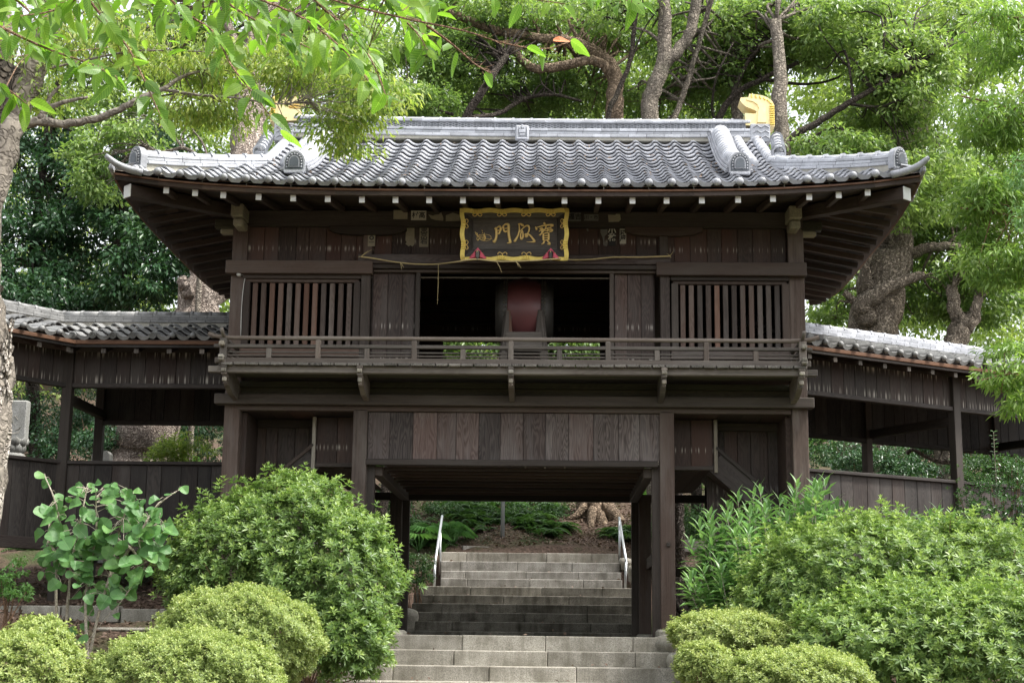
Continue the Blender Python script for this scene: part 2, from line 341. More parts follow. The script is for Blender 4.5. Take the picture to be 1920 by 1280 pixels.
class MB:
    def __init__(s): s.v = []; s.f = []; s.g = []; s.h = []
    def add(s, vs, fs, gs=None, hb=0.0):
        k = len(s.v); s.v += [tuple(x) for x in vs]; s.f += [tuple(i+k for i in f) for f in fs]
        s.g += [tuple(x) for x in (gs if gs is not None else vs)]; s.h += list(hb) if hasattr(hb, '__len__') else [hb]*len(vs)
    def box(s, c, d, ax=None, ch=None, mat=None):
        """chamfered box, centre c, dims d; ax = grain axis; mat = rotation about the centre"""
        hd = [x/2 for x in d]; ch = min(.006, min(hd)*.35) if ch is None else ch
        if ax is None: ax = max(range(3), key=lambda i: d[i])
        o = [(0, 1, 2), (1, 0, 2), (2, 0, 1)][ax]
        vs = []; gs = []; hb = []
        for t in CBS:
            p = Vector([t[i]*(hd[i] if t[3] == i else hd[i]-ch) for i in range(3)])
            gs.append((p[o[0]]+c[o[0]], p[o[1]]+c[o[1]], p[o[2]]+c[o[2]])); hb.append(p[2]+hd[2])
            if mat is not None: p = mat @ p
            vs.append((p[0]+c[0], p[1]+c[1], p[2]+c[2]))
        s.add(vs, CBF, gs, hb); return s
    def bar(s, a, b, wd, ht, ch=None, up=Vector((0, 0, 1))):
        a = Vector(a); b = Vector(b); d = (b-a); L = d.length; x = d.normalized(); y = up.cross(x).normalized(); z = x.cross(y)
        mt = Matrix((x, y, z)).transposed(); return s.box((a+b)/2, (L, wd, ht), 0, ch, mt)
    def prism(s, poly, y0, y1, fn=None):
        """polygon in x,z extruded along y"""
        n = len(poly); area = sum(poly[i][0]*poly[(i+1) % n][1]-poly[(i+1) % n][0]*poly[i][1] for i in range(n))
        if area < 0: poly = poly[::-1]
        vs = [(p[0], y0, p[1]) for p in poly]+[(p[0], y1, p[1]) for p in poly]
        fs = [tuple(range(n)), tuple(reversed(range(n, 2*n)))]+[(i, i+n, (i+1) % n+n, (i+1) % n) for i in range(n)]
        if fn: vs = [fn(v) for v in vs]
        s.add(vs, fs); return s
    def tube(s, pts, rad, n=8, cap=True, flat=1.0, noise=0.0, seed=0):
        pts = [Vector(p) for p in pts]; k = len(pts)
        if not hasattr(rad, '__len__'): rad = [rad]*k
        rr = random.Random(seed); ph = [rr.uniform(0, 6.28) for _ in range(6)]
        vs = []; gs = []; up = None; acc = 0
        for i, p in enumerate(pts):
            t = (pts[min(i+1, k-1)]-pts[max(i-1, 0)]).normalized()
            if up is None:
                up = Vector((0, 0, 1)) if abs(t.z) < .9 else Vector((0, 1, 0))
                up = (up-t*up.dot(t)).normalized()
            else: up = (up-t*up.dot(t)).normalized()
            sd_ = t.cross(up)
            if i: acc += (p-pts[i-1]).length
            for j in range(n):
                a = 2*math.pi*j/n; r = rad[i]
                if noise: r *= 1+noise*(math.sin(3*a+ph[0]+acc*1.3)+.7*math.sin(5*a+ph[1]-acc*2.1)+.6*math.sin(2*a+ph[2]+acc*3.7))
                vs.append(p+(up*math.cos(a)*flat+sd_*math.sin(a))*r); gs.append((acc, math.cos(a)*rad[i], math.sin(a)*rad[i]))
        fs = [(i*n+j, i*n+(j+1) % n, (i+1)*n+(j+1) % n, (i+1)*n+j) for i in range(k-1) for j in range(n)]
        if cap: fs += [tuple(reversed(range(n))), tuple(range((k-1)*n, k*n))]
        s.add(vs, fs, gs); return s
    def lathe(s, prof, n=16, c=(0, 0, 0), axis=2):
        vs = []
        for r, z in prof:
            for j in range(n):
                a = 2*math.pi*j/n; p = (r*math.cos(a), r*math.sin(a), z)
                if axis == 1: p = (p[0], p[2], -p[1])
                if axis == 0: p = (p[2], p[0], p[1])
                vs.append((p[0]+c[0], p[1]+c[1], p[2]+c[2]))
        k = len(prof); fs = [(i*n+j, i*n+(j+1) % n, (i+1)*n+(j+1) % n, (i+1)*n+j) for i in range(k-1) for j in range(n)]
        if prof[0][0] > 1e-5: fs.append(tuple(reversed(range(n))))
        if prof[-1][0] > 1e-5: fs.append(tuple(range((k-1)*n, k*n)))
        s.add(vs, fs); return s
    def mesh(s, name, mat=None, smooth=False, center=True):
        c = Vector((0, 0, 0))
        if center and s.v:
            a = np.array(s.v); c = Vector(((a.max(0)+a.min(0))/2).tolist())
        me = bpy.data.meshes.new(name)
        me.from_pydata([(x[0]-c[0], x[1]-c[1], x[2]-c[2]) for x in s.v], [], s.f)
        at_ = me.attributes.new('grain', 'FLOAT_VECTOR', 'POINT'); at_.data.foreach_set('vector', np.array(s.g, 'f').ravel())
        ah = me.attributes.new('hb', 'FLOAT', 'POINT'); ah.data.foreach_set('value', np.array(s.h, 'f'))
        if smooth: me.polygons.foreach_set('use_smooth', [True]*len(me.polygons))
        if mat is not None: me.materials.append(mat)
        me.update(); return me, c
    def build(s, name, mat, parent=None, smooth=False, base=None):
        me, c = s.mesh(name, mat, smooth)
        if base is not None: c = c-Vector(base)
        return link(name, me, parent, loc=c)

def part(name, mat, parent, c, d, ax=None, ch=None, rot=None):
    return MB().box(c, d, ax, ch, rot).build(name, mat, parent)
def planks(name, mat, parent, x0, x1, z0, z1, y, width, th=.018, jit=.003, vertical=True, seed=0, zb=None):
    r = random.Random(seed*13+5); n = max(1, round((x1-x0)/width)); e = [x0+(x1-x0)*i/n for i in range(n+1)]
    for i in range(1, n): e[i] += r.uniform(-.12, .12)*width
    if z1-z0 > .1 and x1-x0 > .3: part('light_stop_board', mat, parent, ((x0+x1)/2, y+th*.5+.008, (z0+z1)/2), (x1-x0+.03, .008, z1-z0-.01), 2)  # added sheet behind the planks, stops light leaking through their gaps
    for i in range(n):
        zz0 = z0 if zb is None else zb((e[i]+e[i+1])/2)
        part(name, mat, parent, ((e[i]+e[i+1])/2, y+r.uniform(-jit, jit), (zz0+z1)/2), (e[i+1]-e[i]-.005, th, z1-zz0), 2)

def smoothpath(pts, sub=4):
    P = [Vector(p) for p in pts]; P = [P[0]*2-P[1]]+P+[P[-1]*2-P[-2]]; out = []
    for i in range(1, len(P)-2):
        for k in range(sub):
            t = k/sub; a, b, c, d = P[i-1:i+3]
            out.append(.5*((2*b)+(c-a)*t+(2*a-5*b+4*c-d)*t*t+(3*b-a-3*c+d)*t**3))
    out.append(P[-2]); return out

def np_mesh(name, V, F, mat, attrs=None):
    """V (n,3), F (m,k) with constant k"""
    me = bpy.data.meshes.new(name); n, k = F.shape
    me.vertices.add(len(V)); me.vertices.foreach_set('co', V.astype('f').ravel())
    me.loops.add(n*k); me.loops.foreach_set('vertex_index', F.astype('i').ravel())
    me.polygons.add(n); me.polygons.foreach_set('loop_start', np.arange(0, n*k, k, dtype='i'))
    for nm, a in (attrs or {}).items():
        x = me.attributes.new(nm, 'FLOAT', 'POINT'); x.data.foreach_set('value', a.astype('f'))
    me.update(calc_edges=True)
    if mat: me.materials.append(mat)
    return me
def nrm(a): return a/np.maximum(np.linalg.norm(a, axis=1, keepdims=True), 1e-9)
def leaf_mesh(name, P, D, N, L, W, tint, mat, six=False):
    D = nrm(D); S = nrm(np.cross(D, N)); N = np.cross(S, D); L = L[:, None]; W = W[:, None]; n = len(P)
    dn = np.array([0, 0, -1.0])
    if not six:
        V = np.stack([P, P+D*L*.55+S*W*.5+N*W*.16, P+D*L+dn*L*.10, P+D*L*.55-S*W*.5+N*W*.16], 1)
        b = np.arange(n)[:, None]*4; F = np.concatenate([b+np.array([[0, 1, 2]]), b+np.array([[0, 2, 3]])], 1).reshape(-1, 3); k = 4
    else:
        V = np.stack([P, P+D*L*.28+S*W*.42+N*W*.15, P+D*L*.66+S*W*.40+N*W*.10, P+D*L+dn*L*.14, P+D*L*.66-S*W*.40+N*W*.10, P+D*L*.28-S*W*.42+N*W*.15, P+D*L*.5+dn*L*.02], 1)
        b = np.arange(n)[:, None]*7; F = np.concatenate([b+np.array([[0, 1, 6]]), b+np.array([[1, 2, 6]]), b+np.array([[2, 3, 6]]), b+np.array([[3, 4, 6]]), b+np.array([[4, 5, 6]]), b+np.array([[5, 0, 6]])], 1).reshape(-1, 3); k = 7
    return np_mesh(name, V.reshape(-1, 3), F, mat, {'tint': np.repeat(tint, k)})

LEAVES = [0]
def leaf_obj(name, parent, base, P, D, N, L, W, tint, mat, six=False, stuff=False):
    LEAVES[0] += len(P)
    me = leaf_mesh(name, P-np.array(base), D, N, L, W, np.clip(tint, 0, 1), mat, six)
    return link(name, me, parent)

# ---- ground height
def gz(x, y):
    ax = abs(x)
    if y < -.5:
        t = min(1, (-.5-y)/3.6); z = -1.75*(t*t*(3-2*t))
        if ax > 2.2 and y > -3.2: z = max(z, .10-.34*max(0, -.8-y))
    elif y < 3.8: z = 0.0
    elif y < 8: z = (y-3.8)/4.2*1.32
    else: z = 1.32+(y-8)*.30
    if y > 40: z = 10.9+(y-40)*.03
    if ax > 2.0 and y > -.5:
        zb = (.10 if y < .62 else .30+.19*(y-.62)) if y < 8 else z+.3
        t = min(1, (ax-2.0)/1.2); z = z*(1-t)+max(z, zb)*t
    z += .05*math.sin(x*1.7+y*.9)+.04*math.sin(x*3.1-y*2.3) if ax > 2.1 or y > 8.6 else -.05
    if ax < 2.35 and y < 8.2: z -= .35
    return z

def rough_ground():
    xs = np.concatenate([np.linspace(-60, -12, 20), np.linspace(-11.5, 11.5, 116), np.linspace(12, 60, 20)])
    ys = np.concatenate([np.linspace(-40, -8, 16), np.linspace(-7.8, 16, 120), np.linspace(16.5, 90, 60)])
    V = np.array([(x, y, gz(x, y)+random.uniform(-.02, .02)) for y in ys for x in xs])
    nx = len(xs); F = np.array([(j*nx+i, j*nx+i+1, (j+1)*nx+i+1, (j+1)*nx+i) for j in range(len(ys)-1) for i in range(nx-1)])
    me = np_mesh('ground', V, F, M['ground']); me.polygons.foreach_set('use_smooth', [True]*len(me.polygons))
    prop(link('ground', me), 'brown forest soil of the temple hillside with leaf litter', kind='structure')
rough_ground()

# ------------------------------------------------------------------ the two-storey gate
G = thing('temple_gate', 'two-storey dark timber temple gate with hipped and gabled grey tile roof over stone steps', 'temple gate', (0, 0, 0))
WB = 3.555    # outer face of the corner posts
YR = 3.6      # rear post line
def lift(x): return .15*(abs(x)/4.44)**4
def liftS(y): return .2*(abs(y-1.8)/3.2)**4
def zs(x, s): return 5.145+.42*s+.028*s*s+lift(x)*max(0, 1-s/1.8)

# posts
for sx in (-1, 1):
    for y in (.1, YR):
        part('corner_post', M['post'], G, (sx*(WB-.095), y, 2.55), (.19, .19, 5.2), 2)
    part('inner_post', M['post'], G, (sx*1.865-.015, .09, 1.35), (.175, .18, 2.68), 2)
    part('door_jamb', M['beam'], G, (sx*1.735-.015, .17, 1.03), (.10, .12, 2.05), 2)
    part('rear_post', M['post'], G, (sx*1.79, YR, 1.0), (.17, .18, 2.0), 2)
    part('rear_jamb', M['beam'], G, (sx*1.66, YR+.13, 1.0), (.11, .10, 1.95), 2)
    part('side_tie', M['beam'], G, (sx*1.84, 1.85, 1.02), (.07, 3.35, .16), 1)
    part('post_base_stone', M['rock'], G, (sx*1.9-.02, .06, .03), (.36, .42, .13), 0, .03)
    part('post_base_stone', M['rock'], G, (sx*1.82, YR, .0), (.3, .3, .08), 0, .02)
    part('post_base_stone', M['rock'], G, (sx*3.46, .1, .1), (.4, .4, .22), 0, .04)
    part('outer_tie', M['rail'], G, (sx*2.72, .1, 1.083), (1.33, .06, .15), 0)
    part('lower_outer_tie', M['beam'], G, (sx*2.75, YR, .92), (1.5, .07, .14), 0)
    part('tie_peg', M['beam'], G, (sx*1.87-.015, -.012, 1.09), (.045, .04, .05), 0)
# lower storey beams
part('main_beam', M['beam'], G, (-.022, -.03, 2.795), (7.28, .16, .125), 0, .008)
part('lower_lintel', M['beam'], G, (-.02, .06, 2.70), (6.75, .12, .062), 0)
# central plank panel above the passage
planks('panel_board', M['panel'], G, -1.79, 1.785, 2.09, 2.665, .06, .272, .022, .003, seed=3)
part('panel_rail', M['beam'], G, (-.03, .045, 2.050), (3.54, .10, .072), 0)
for x in [-1.7+.142*i for i in range(25)]:
    part('cover_strip', M['panel'], G, (x, .047, 2.37), (.012, .012, .55), 2) if random.random() < .0 else None
# passage ceiling: boards with battens
for i in range(13):
    x = -1.55+3.16*(i+.5)/13-.02; part('ceiling_board', M['soffit'], G, (x, 1.82, 2.025), (3.16/13-.004, 3.5, .015), 1)
for j in range(9):
    part('ceiling_batten', M['soffit'], G, (-.02, .32+j*.40, 2.0), (3.3, .045, .035), 0)
part('passage_side_beam', M['beam'], G, (-1.67, 1.85, 1.955), (.12, 3.4, .12), 1); part('passage_side_beam', M['beam'], G, (1.63, 1.85, 1.955), (.12, 3.4, .12), 1)
part('rear_beam', M['beam'], G, (0, YR, 1.955), (7.0, .12, .11), 0)
# side bays: plank wall, stair box, sloping stair chute
for sx in (-1, 1):
    o = -.015
    x0, x1 = sorted((sx*3.38+o, sx*2.44+o))
    planks('bay_wall_board', M['wallb'], G, x0, x1, -.1+1.0, 2.70, .87, .20, .02, .004, seed=20+sx)
    part('bay_header', M['beam'], G, ((x0+x1)/2, 0.84, 2.62), (x1-x0, .06, .10), 0)
    planks('bay_return_board', M['wall'], G, *sorted((sx*3.42, sx*3.30)), .9, 2.66, .5, .2, .7, 0, seed=4)
    planks('bay_ceiling_board', M['wall'], G, *sorted((sx*3.36, sx*1.95)), 2.675, 2.69, .7, .28, 1.3, 0, seed=5)
    xb0, xb1 = sorted((sx*2.47+o, sx*1.95+o))
    planks('stair_box_board', M['wall'], G, xb0, xb1, 2.08, 2.66, .5, .26, .02, .002, seed=7+sx)
    part('stair_box_rail', M['beam'], G, ((xb0+xb1)/2, .48, 2.055), (xb1-xb0, .07, .05), 0)
    part('stair_box_strip', M['pale'], G, (sx*2.50+o, .47, 2.33), (.045, .05, .66), 2)
    planks('stair_box_floor_board', M['soffit'], G, xb0, xb1, 2.02, 2.035, 1.95, .17, 2.9, 0, seed=8)
    planks('stair_box_end_board', M['wall'], G, *sorted((sx*2.46, sx*2.44)), 2.04, 2.66, 1.9, .1, 2.8, 0)
    # stair chute running down and outwards
    a = Vector((sx*2.50+o, .5, 2.15)); bb = Vector((sx*3.42+o, .5, 1.36))
    MB().bar(a, bb, .05, .30).build('stair_stringer', M['dado'], G)
    MB().bar(a+Vector((0, -.03, .165)), bb+Vector((0, -.03, .165)), .05, .045).build('stringer_cap', M['beam'], G)
    d = (bb-a).normalized(); nn = Vector((-d.z, 0, d.x)); nn = nn if nn.z < 0 else -nn
    for i in range(6):
        yy = .62+i*.20
        MB().bar(a+Vector((0, yy-.5, 0))+nn*.14, bb+Vector((0, yy-.5, 0))+nn*.14, .19, .02).build('chute_board', M['soffit'], G)
    # side walls of the lower storey
    planks('side_board', M['wall'], G, *sorted((sx*3.50, sx*3.46)), 1.0, 2.7, 2.0, .1, 3.0, 0)

# under the balcony: two dark courses, joist noses
part('under_balcony_board', M['mossy'], G, (-.02, .05, 2.905), (7.0, .06, .10), 0)
part('under_balcony_board', M['mossy'], G, (-.02, -.02, 2.985), (7.0, .05, .075), 0)
part('balcony_beam', M['rail'], G, (-.03, -.72, 3.045), (6.93, .10, .085), 0, .008)
for k in range(3): part('balcony_soffit_board', M['mossy'], G, (-.02, -.16-.2*k, 3.072), (6.8, .19, .012), 0)
def bracket(x, cx):
    b = MB()
    prof = [(-.80, 3.10), (-.80, 3.045), (-.775, 3.03), (-.76, 3.0), (-.73, 2.985), (-.72, 2.955), (-.70, 2.94), (-.62, 2.87), (-.40, 2.80), (-.05, 2.77), (-.05, 3.0), (-.5, 3.08)]
    n = len(prof); hw = .032
    vs = [(x-hw, p[0], p[1]) for p in prof]+[(x+hw, p[0], p[1]) for p in prof]
    b.add(vs, [tuple(range(n)), tuple(reversed(range(n, 2*n)))]+[(i, i+n, (i+1) % n+n, (i+1) % n) for i in range(n)])
    o = b.build('balcony_bracket', M['rail'], G)
    for (yy, zz, wx, wy, wz, mt_) in ((-.815, 3.068, .075, .03, .045, 'rail'), (-.825, 3.025, .062, .035, .045, 'pale'), (-.80, 2.985, .068, .035, .028, 'rail'), (-.765, 2.925, .052, .035, .052, 'pale'), (-.735, 2.885, .044, .03, .03, 'rail')):
        q_ = MB().box((x, yy, zz), (wx, wy, wz), 2, .009).build('bracket_nose', M[mt_], None); q_.parent = o; q_.location = Vector(q_.location)-Vector(o.location)
for px in (675, 958, 1245): bracket(at(px, 712, -.75).x, 0)
bracket(-3.40, -1); bracket(3.36, 1)
# balcony deck planks
n = 46
for i in range(n):
    x = -3.44+6.85*(i+.5)/n
    part('deck_plank', M['deck'], G, (x+random.uniform(-.003, .003), -.43+random.uniform(-.006, .006), 3.100+random.uniform(-.002, .002)), (6.85/n-.013, .81, .030), 1, .003)
part('side_deck_nose', M['rail'], G, (-3.52, -.72, 3.045), (.16, .09, .075), 0); part('side_deck_nose', M['rail'], G, (3.47, -.72, 3.045), (.16, .09, .075), 0)
# railing
RY = -.74
part('bottom_rail', M['rail'], G, (-.025, RY, 3.147), (7.0, .075, .068), 0)
part('middle_rail', M['rail'], G, (-.025, RY, 3.322), (7.04, .06, .042), 0)
part('thin_rail', M['rail'], G, (-.02, RY, 3.253), (6.72, .022, .018), 0); part('thin_rail', M['rail'], G, (-.02, RY, 3.212), (6.72, .022, .018), 0)
tp = [(-3.62, RY, 3.475), (-3.55, RY, 3.445), (-3.45, RY, 3.428), (-3.3, RY, 3.423)]+[(x, RY, 3.423) for x in (-2, -1, 0, 1, 2, 3)]+[(3.25, RY, 3.423), (3.40, RY, 3.43), (3.50, RY, 3.447), (3.58, RY, 3.475)]
MB().tube(tp, .026, 10).build('top_rail', M['rail'], G, smooth=True)
for px in (597, 777, 958, 1140, 1324):
    x = at(px, 650, RY).x
    MB().box((x, RY, 3.265), (.062, .062, .26), 2).build('rail_post', M['rail'], G)
    MB().lathe([(.03, 3.34), (.03, 3.365), (.022, 3.375), (.034, 3.39), (.03, 3.40)], 8, (x, RY, 0)).build('rail_post_cap', M['rail'], G)
for px in (504, 688, 868, 1049, 1232, 1417):
    part('rail_strut', M['rail'], G, (at(px, 668, RY).x, RY, 3.24), (.062, .05, .125), 2)
for sx, x in ((-1, -3.43), (1, 3.385)):
    part('rail_end_post', M['rail'], G, (x, RY, 3.25), (.085, .085, .33), 2)
    MB().tube([(x, RY-.16, 3.50), (x, RY-.10, 3.465), (x, RY, 3.435), (x, RY+.3, 3.425), (x, 0, 3.423)], .024, 8).build('side_top_rail', M['rail'], G, smooth=True)
    part('side_middle_rail', M['rail'], G, (x, -.42, 3.322), (.05, .86, .042), 1)
    part('side_bottom_rail', M['rail'], G, (x, -.42, 3.147), (.07, .86, .068), 1)
    for z in (3.335, 3.175, 3.155): part('rail_nose', M['pale'], G, (x-.0, RY-.115, z), (.068, .06, .055), 1, .012)
    for k in range(3): part('side_thin_rail', M['rail'], G, (x, -.40, 3.2+.03*k), (.02, .6, .016), 1)

# upper storey front wall
def wallrow(x0, x1, z0, z1, y, seed, mat='wall', wd=.21): planks('wall_board', M[mat], G, x0, x1, z0, z1, y, wd, .02, .002, seed=seed)
wallrow(-3.38, -1.80, 4.53, 5.0, .08, 31); wallrow(1.76, 3.34, 4.53, 5.0, .08, 32); wallrow(-1.79, 1.75, 4.63, 5.0, .085, 33, 'wall', .24)
for x in (-1.86, 1.83): part('upper_inner_post', M['post'], G, (x, .07, 4.82), (.11, .10, .42), 2)
part('wall_plate', M['beam'], G, (0, .06, 5.10), (7.1, .15, .20), 0)
for x in (-1.86, 1.83):
    b = MB(); prof = [(-.48, 5.0), (-.48, 4.95), (-.38, 4.91), (-.2, 4.89), (.2, 4.89), (.38, 4.91), (.48, 4.95), (.48, 5.0)]
    b.prism([(x+p[0], p[1]) for p in prof], -.02, .07); b.build('boat_bracket_arm', M['beam'], G)
part('side_lintel', M['beam'], G, (-2.69, -.04, 4.452), (1.83, .12, .165), 0); part('side_lintel', M['beam'], G, (2.65, -.04, 4.452), (1.84, .12, .165), 0)
part('centre_lintel', M['panel'], G, (-.025, -.03, 4.565), (3.87, .11, .115), 0)
part('door_track', M['beam'], G, (-.02, .0, 4.475), (3.52, .12, .055), 0); part('door_track', M['beam'], G, (-.02, .03, 4.428), (3.5, .08, .035), 0)
for sx, (xa, xb) in ((-1, (-1.80, -1.24)), (1, (1.20, 1.72))):
    planks('door_board', M['door'], G, xa+.02, xb-.02, 3.12, 4.41, .06, .17, .02, .001, seed=41+sx)
    part('door_frame', M['beam'], G, (-1.215 if sx < 0 else 1.185, .04, 3.76), (.055, .07, 1.33), 2)
    part('upper_post', M['lattice'] if sx > 0 else M['post'], G, (sx*1.85-.012, .03, 3.74), (.115, .13, 1.28), 2)
# lattice windows
for sx, x0, x1 in ((-1, -3.40, -1.92), (1, 1.91, 3.37)):
    part('window_head', M['beam'], G, ((x0+x1)/2, .02, 4.345), (x1-x0, .10, .05), 0); part('window_head', M['beam'], G, ((x0+x1)/2, .045, 4.30), (x1-x0-.06, .08, .045), 0)
    part('window_sill', M['lattice'], G, ((x0+x1)/2, .02, 3.385), (x1-x0, .10, .11), 0)
    part('window_side', M['beam'], G, (x0+.05, .035, 3.86), (.085, .08, .86), 2); part('window_side', M['beam'], G, (x1-.05, .035, 3.86), (.085, .08, .86), 2)
    planks('under_window_board', M['door'], G, x0, x1, 3.11, 3.33, .06, .2, .02, .001, seed=51+sx)
    nb = 12
    for i in range(nb):
        x = x0+.15+(x1-x0-.30)*i/(nb-1)
        r = Matrix.Rotation(R(45 if False else 0), 3, 'Z')
        b = MB(); b.box((x, .05, 3.855), (.062, .045, .84), 2, .006); b.build('lattice_bar', M['lattice'], G)
# inner room: floor, side and rear walls, ceiling
for i in range(14): part('room_floor_board', M['soffit'], G, (0, .12+i*.25, 3.09), (6.9, .245, .02), 0)
for i in range(7): part('room_ceiling_board', M['soffit'], G, (0, .3+i*.5, 5.22), (6.9, .49, .02), 0)
planks('rear_wall_board', M['wall'], G, -3.4, -1.18, 3.1, 5.2, YR, .3, .02, 0, seed=61); planks('rear_wall_board', M['wall'], G, 1.16, 3.4, 3.1, 5.2, YR, .3, .02, 0, seed=62)
planks('rear_wall_board', M['wall'], G, -1.18, 1.16, 4.235, 5.2, YR, .3, .02, 0, seed=63)
for sx in (-1, 1):
    MB().box((sx*3.47, 1.85, 4.15), (.03, 3.4, 2.1), 1).build('side_wall_board', M['wall'], G)
    MB().box((sx*1.8, 1.9, 4.15), (.03, 3.3, 2.1), 1).build('room_partition_board', M['wall'], G)
for z in (4.5, 4.68, 4.86): part('room_tie_beam', M['beam'], G, (0, YR-.1, z), (3.5, .08, .05), 0)
for y in (1.0, 2.3): part('room_cross_beam', M['beam'], G, (0, y, 5.08), (3.5, .14, .14), 0)
part('frieze_board', M['beam'], G, (0, .125, 5.27), (6.9, .03, .15), 0)
# corner beam noses
for sx in (-1, 1):
    x = -3.425 if sx < 0 else 3.40
    part('beam_nose', M['paleend'], G, (x, -.24, 5.09), (.155, .36, .16), 1, .012); part('beam_nose', M['paleend'], G, (x+.005, -.20, 4.955), (.13, .30, .10), 1, .02)
    part('side_beam_nose', M['mossy'], G, (sx*3.66, .06, 5.03), (.26, .13, .12), 0, .012); part('side_beam_nose', M['paleend'], G, (sx*3.63, .06, 4.935), (.18, .11, .075), 0, .02)
    part('side_wall_plate', M['beam'], G, (sx*3.50, 1.85, 5.10), (.13, 3.6, .2), 1)
# ---- eaves
caps = [310.6, 365, 418, 484.5, 549.5, 614.5, 678.6, 741.6, 804.6, 868, 931.8, 995, 1058.5, 1122, 1186, 1250, 1316, 1384, 1449.5, 1517.5, 1573, 1627.5]
for px in caps:
    x = at(px, 372, -1.2).x; L = lift(x); z = 4.99+L
    fl = 1.0 if abs(x) < 3.5 else .62
    a = Vector((x, -1.19, z)); b_ = Vector((x, .05 if fl == 1 else -.35-(4.2-abs(x))*.3, z+.235*fl-L*.7))
    o = MB().bar(a, b_, .062, .075).build('rafter', M['soffit'], G)
    c = MB().bar(a+Vector((0, -.009, 0)), a+Vector((0, .006, 0)), .066, .078, .002).build('rafter_cap', M['white'], o); c.location = Vector(c.location)-Vector(o.location)
nseg = 18
for nm, mt, yy, zc, hh, th in (('eave_fascia', 'fascia', -1.275, 5.10, .055, .03), ('lower_fascia', 'soffit', -1.25, 5.045, .05, .04)):
    for i in range(nseg):
        xa, xb = -4.70+9.40*i/nseg, -4.70+9.40*(i+1)/nseg
        MB().bar((xa, yy, zc+lift(xa)), (xb, yy, zc+lift(xb)), th, hh, .002).build(nm, M[mt], G)
def sheet(name, mat, fn, nu, nv, th=.02):
    V = []
    for j in range(nv+1):
        for i in range(nu+1): V.append(fn(i/nu, j/nv))
    k = len(V); V2 = [(x, y, z-th) for x, y, z in V]
    F = []
    W = nu+1
    for j in range(nv):
        for i in range(nu):
            q = (j*W+i, j*W+i+1, (j+1)*W+i+1, (j+1)*W+i); F.append(q); F.append(tuple(reversed([a+k for a in q])))
    edge = [i for i in range(W)]+[j*W+nu for j in range(1, nv+1)]+[nv*W+i for i in range(nu-1, -1, -1)]+[j*W for j in range(nv-1, 0, -1)]
    for a, b in zip(edge, edge[1:]+edge[:1]): F.append((b, a, a+k, b+k))
    b = MB(); b.add(V+V2, F, [(v[0], v[1]*1, v[2]) for v in V+V2]); return b.build(name, mat, G)
# soffit boards (front rows), each plank its own board
for j in range(8):
    y0, y1 = -1.24+j*.165, -1.24+(j+1)*.165
    hw = 4.62+y0+1.24-.0 if False else 4.66-(y0+1.24)*.95
    b = MB(); N_ = 14; vs = []; fs = []
    for i in range(N_+1):
        x = -hw+2*hw*i/N_
        for (y, q) in ((y0+.003, 0), (y1-.003, 0), (y1-.003, 1), (y0+.003, 1)):
            z = 5.035+(y+1.19)*.19+lift(x)*(1-.5*(y+1.24)/1.3)+q*.012
            vs.append((x, y, z))
    for i in range(N_):
        for e in range(4): fs.append((i*4+e, i*4+(e+1) % 4, (i+1)*4+(e+1) % 4, (i+1)*4+e))
    b.add(vs, fs); b.build('soffit_board', M['soffit'], G)
for sx in (-1, 1):
    # side soffit, rafters, fascia
    def zside(x, y): return 5.035+(4.66-abs(x))*.19+liftS(y)*(.5+.5*(abs(x)-3.4)/1.3)
    for j in range(8):
        xa, xb = 4.68-j*.155, 4.68-(j+1)*.155; ya = -1.20+(4.66-xa)*.95+.0; b = MB(); vs = []; fs = []; N_ = 12
        for i in range(N_+1):
            y = ya+(4.8-(4.66-xa)-ya)*i/N_
            for (x, q) in ((xa, 0), (xb+.004, 0), (xb+.004, 1), (xa, 1)): vs.append((sx*x, y, zside(x, y)+q*.012))
        for i in range(N_):
            for e in range(4): fs.append((i*4+e, i*4+(e+1) % 4, (i+1)*4+(e+1) % 4, (i+1)*4+e))
        b.add(vs, fs); b.build('side_soffit_board', M['soffit'], G)
    for k in range(15):
        y = -.92+k*.40; L = liftS(y)
        inner = 3.5 if .0 < y < 3.7 else 3.55+(abs(y-1.8)-1.8)*.8
        MB().bar((sx*4.60, y, 4.99+L), (sx*inner, y, 4.99+.19*(4.6-inner)+L*.6), .062, .075).build('side_rafter', M['soffit'], G)
    for i in range(14):
        ya, yb = -1.22+6.2*i/14, -1.22+6.2*(i+1)/14
        MB().bar((sx*4.70, ya, 5.09+liftS(ya)), (sx*4.70, yb, 5.09+liftS(yb)), .03, .09, .002).build('side_fascia', M['fascia'], G)
        # side skirt deck
    # hip rafter with white end
    o = MB().bar((sx*4.56, -1.19, 5.085), (sx*3.45, -.03, 5.16), .14, .15, .006).build('hip_rafter', M['soffit'], G)
    d = Vector((sx*1, -1.04, 0)).normalized()
    a = Vector((sx*4.56, -1.19, 5.085))
    c = MB().bar(a+d*.012, a-d*.002, .145, .155, .004).build('hip_rafter_cap', M['white'], o); c.location = Vector(c.location)-Vector(o.location)
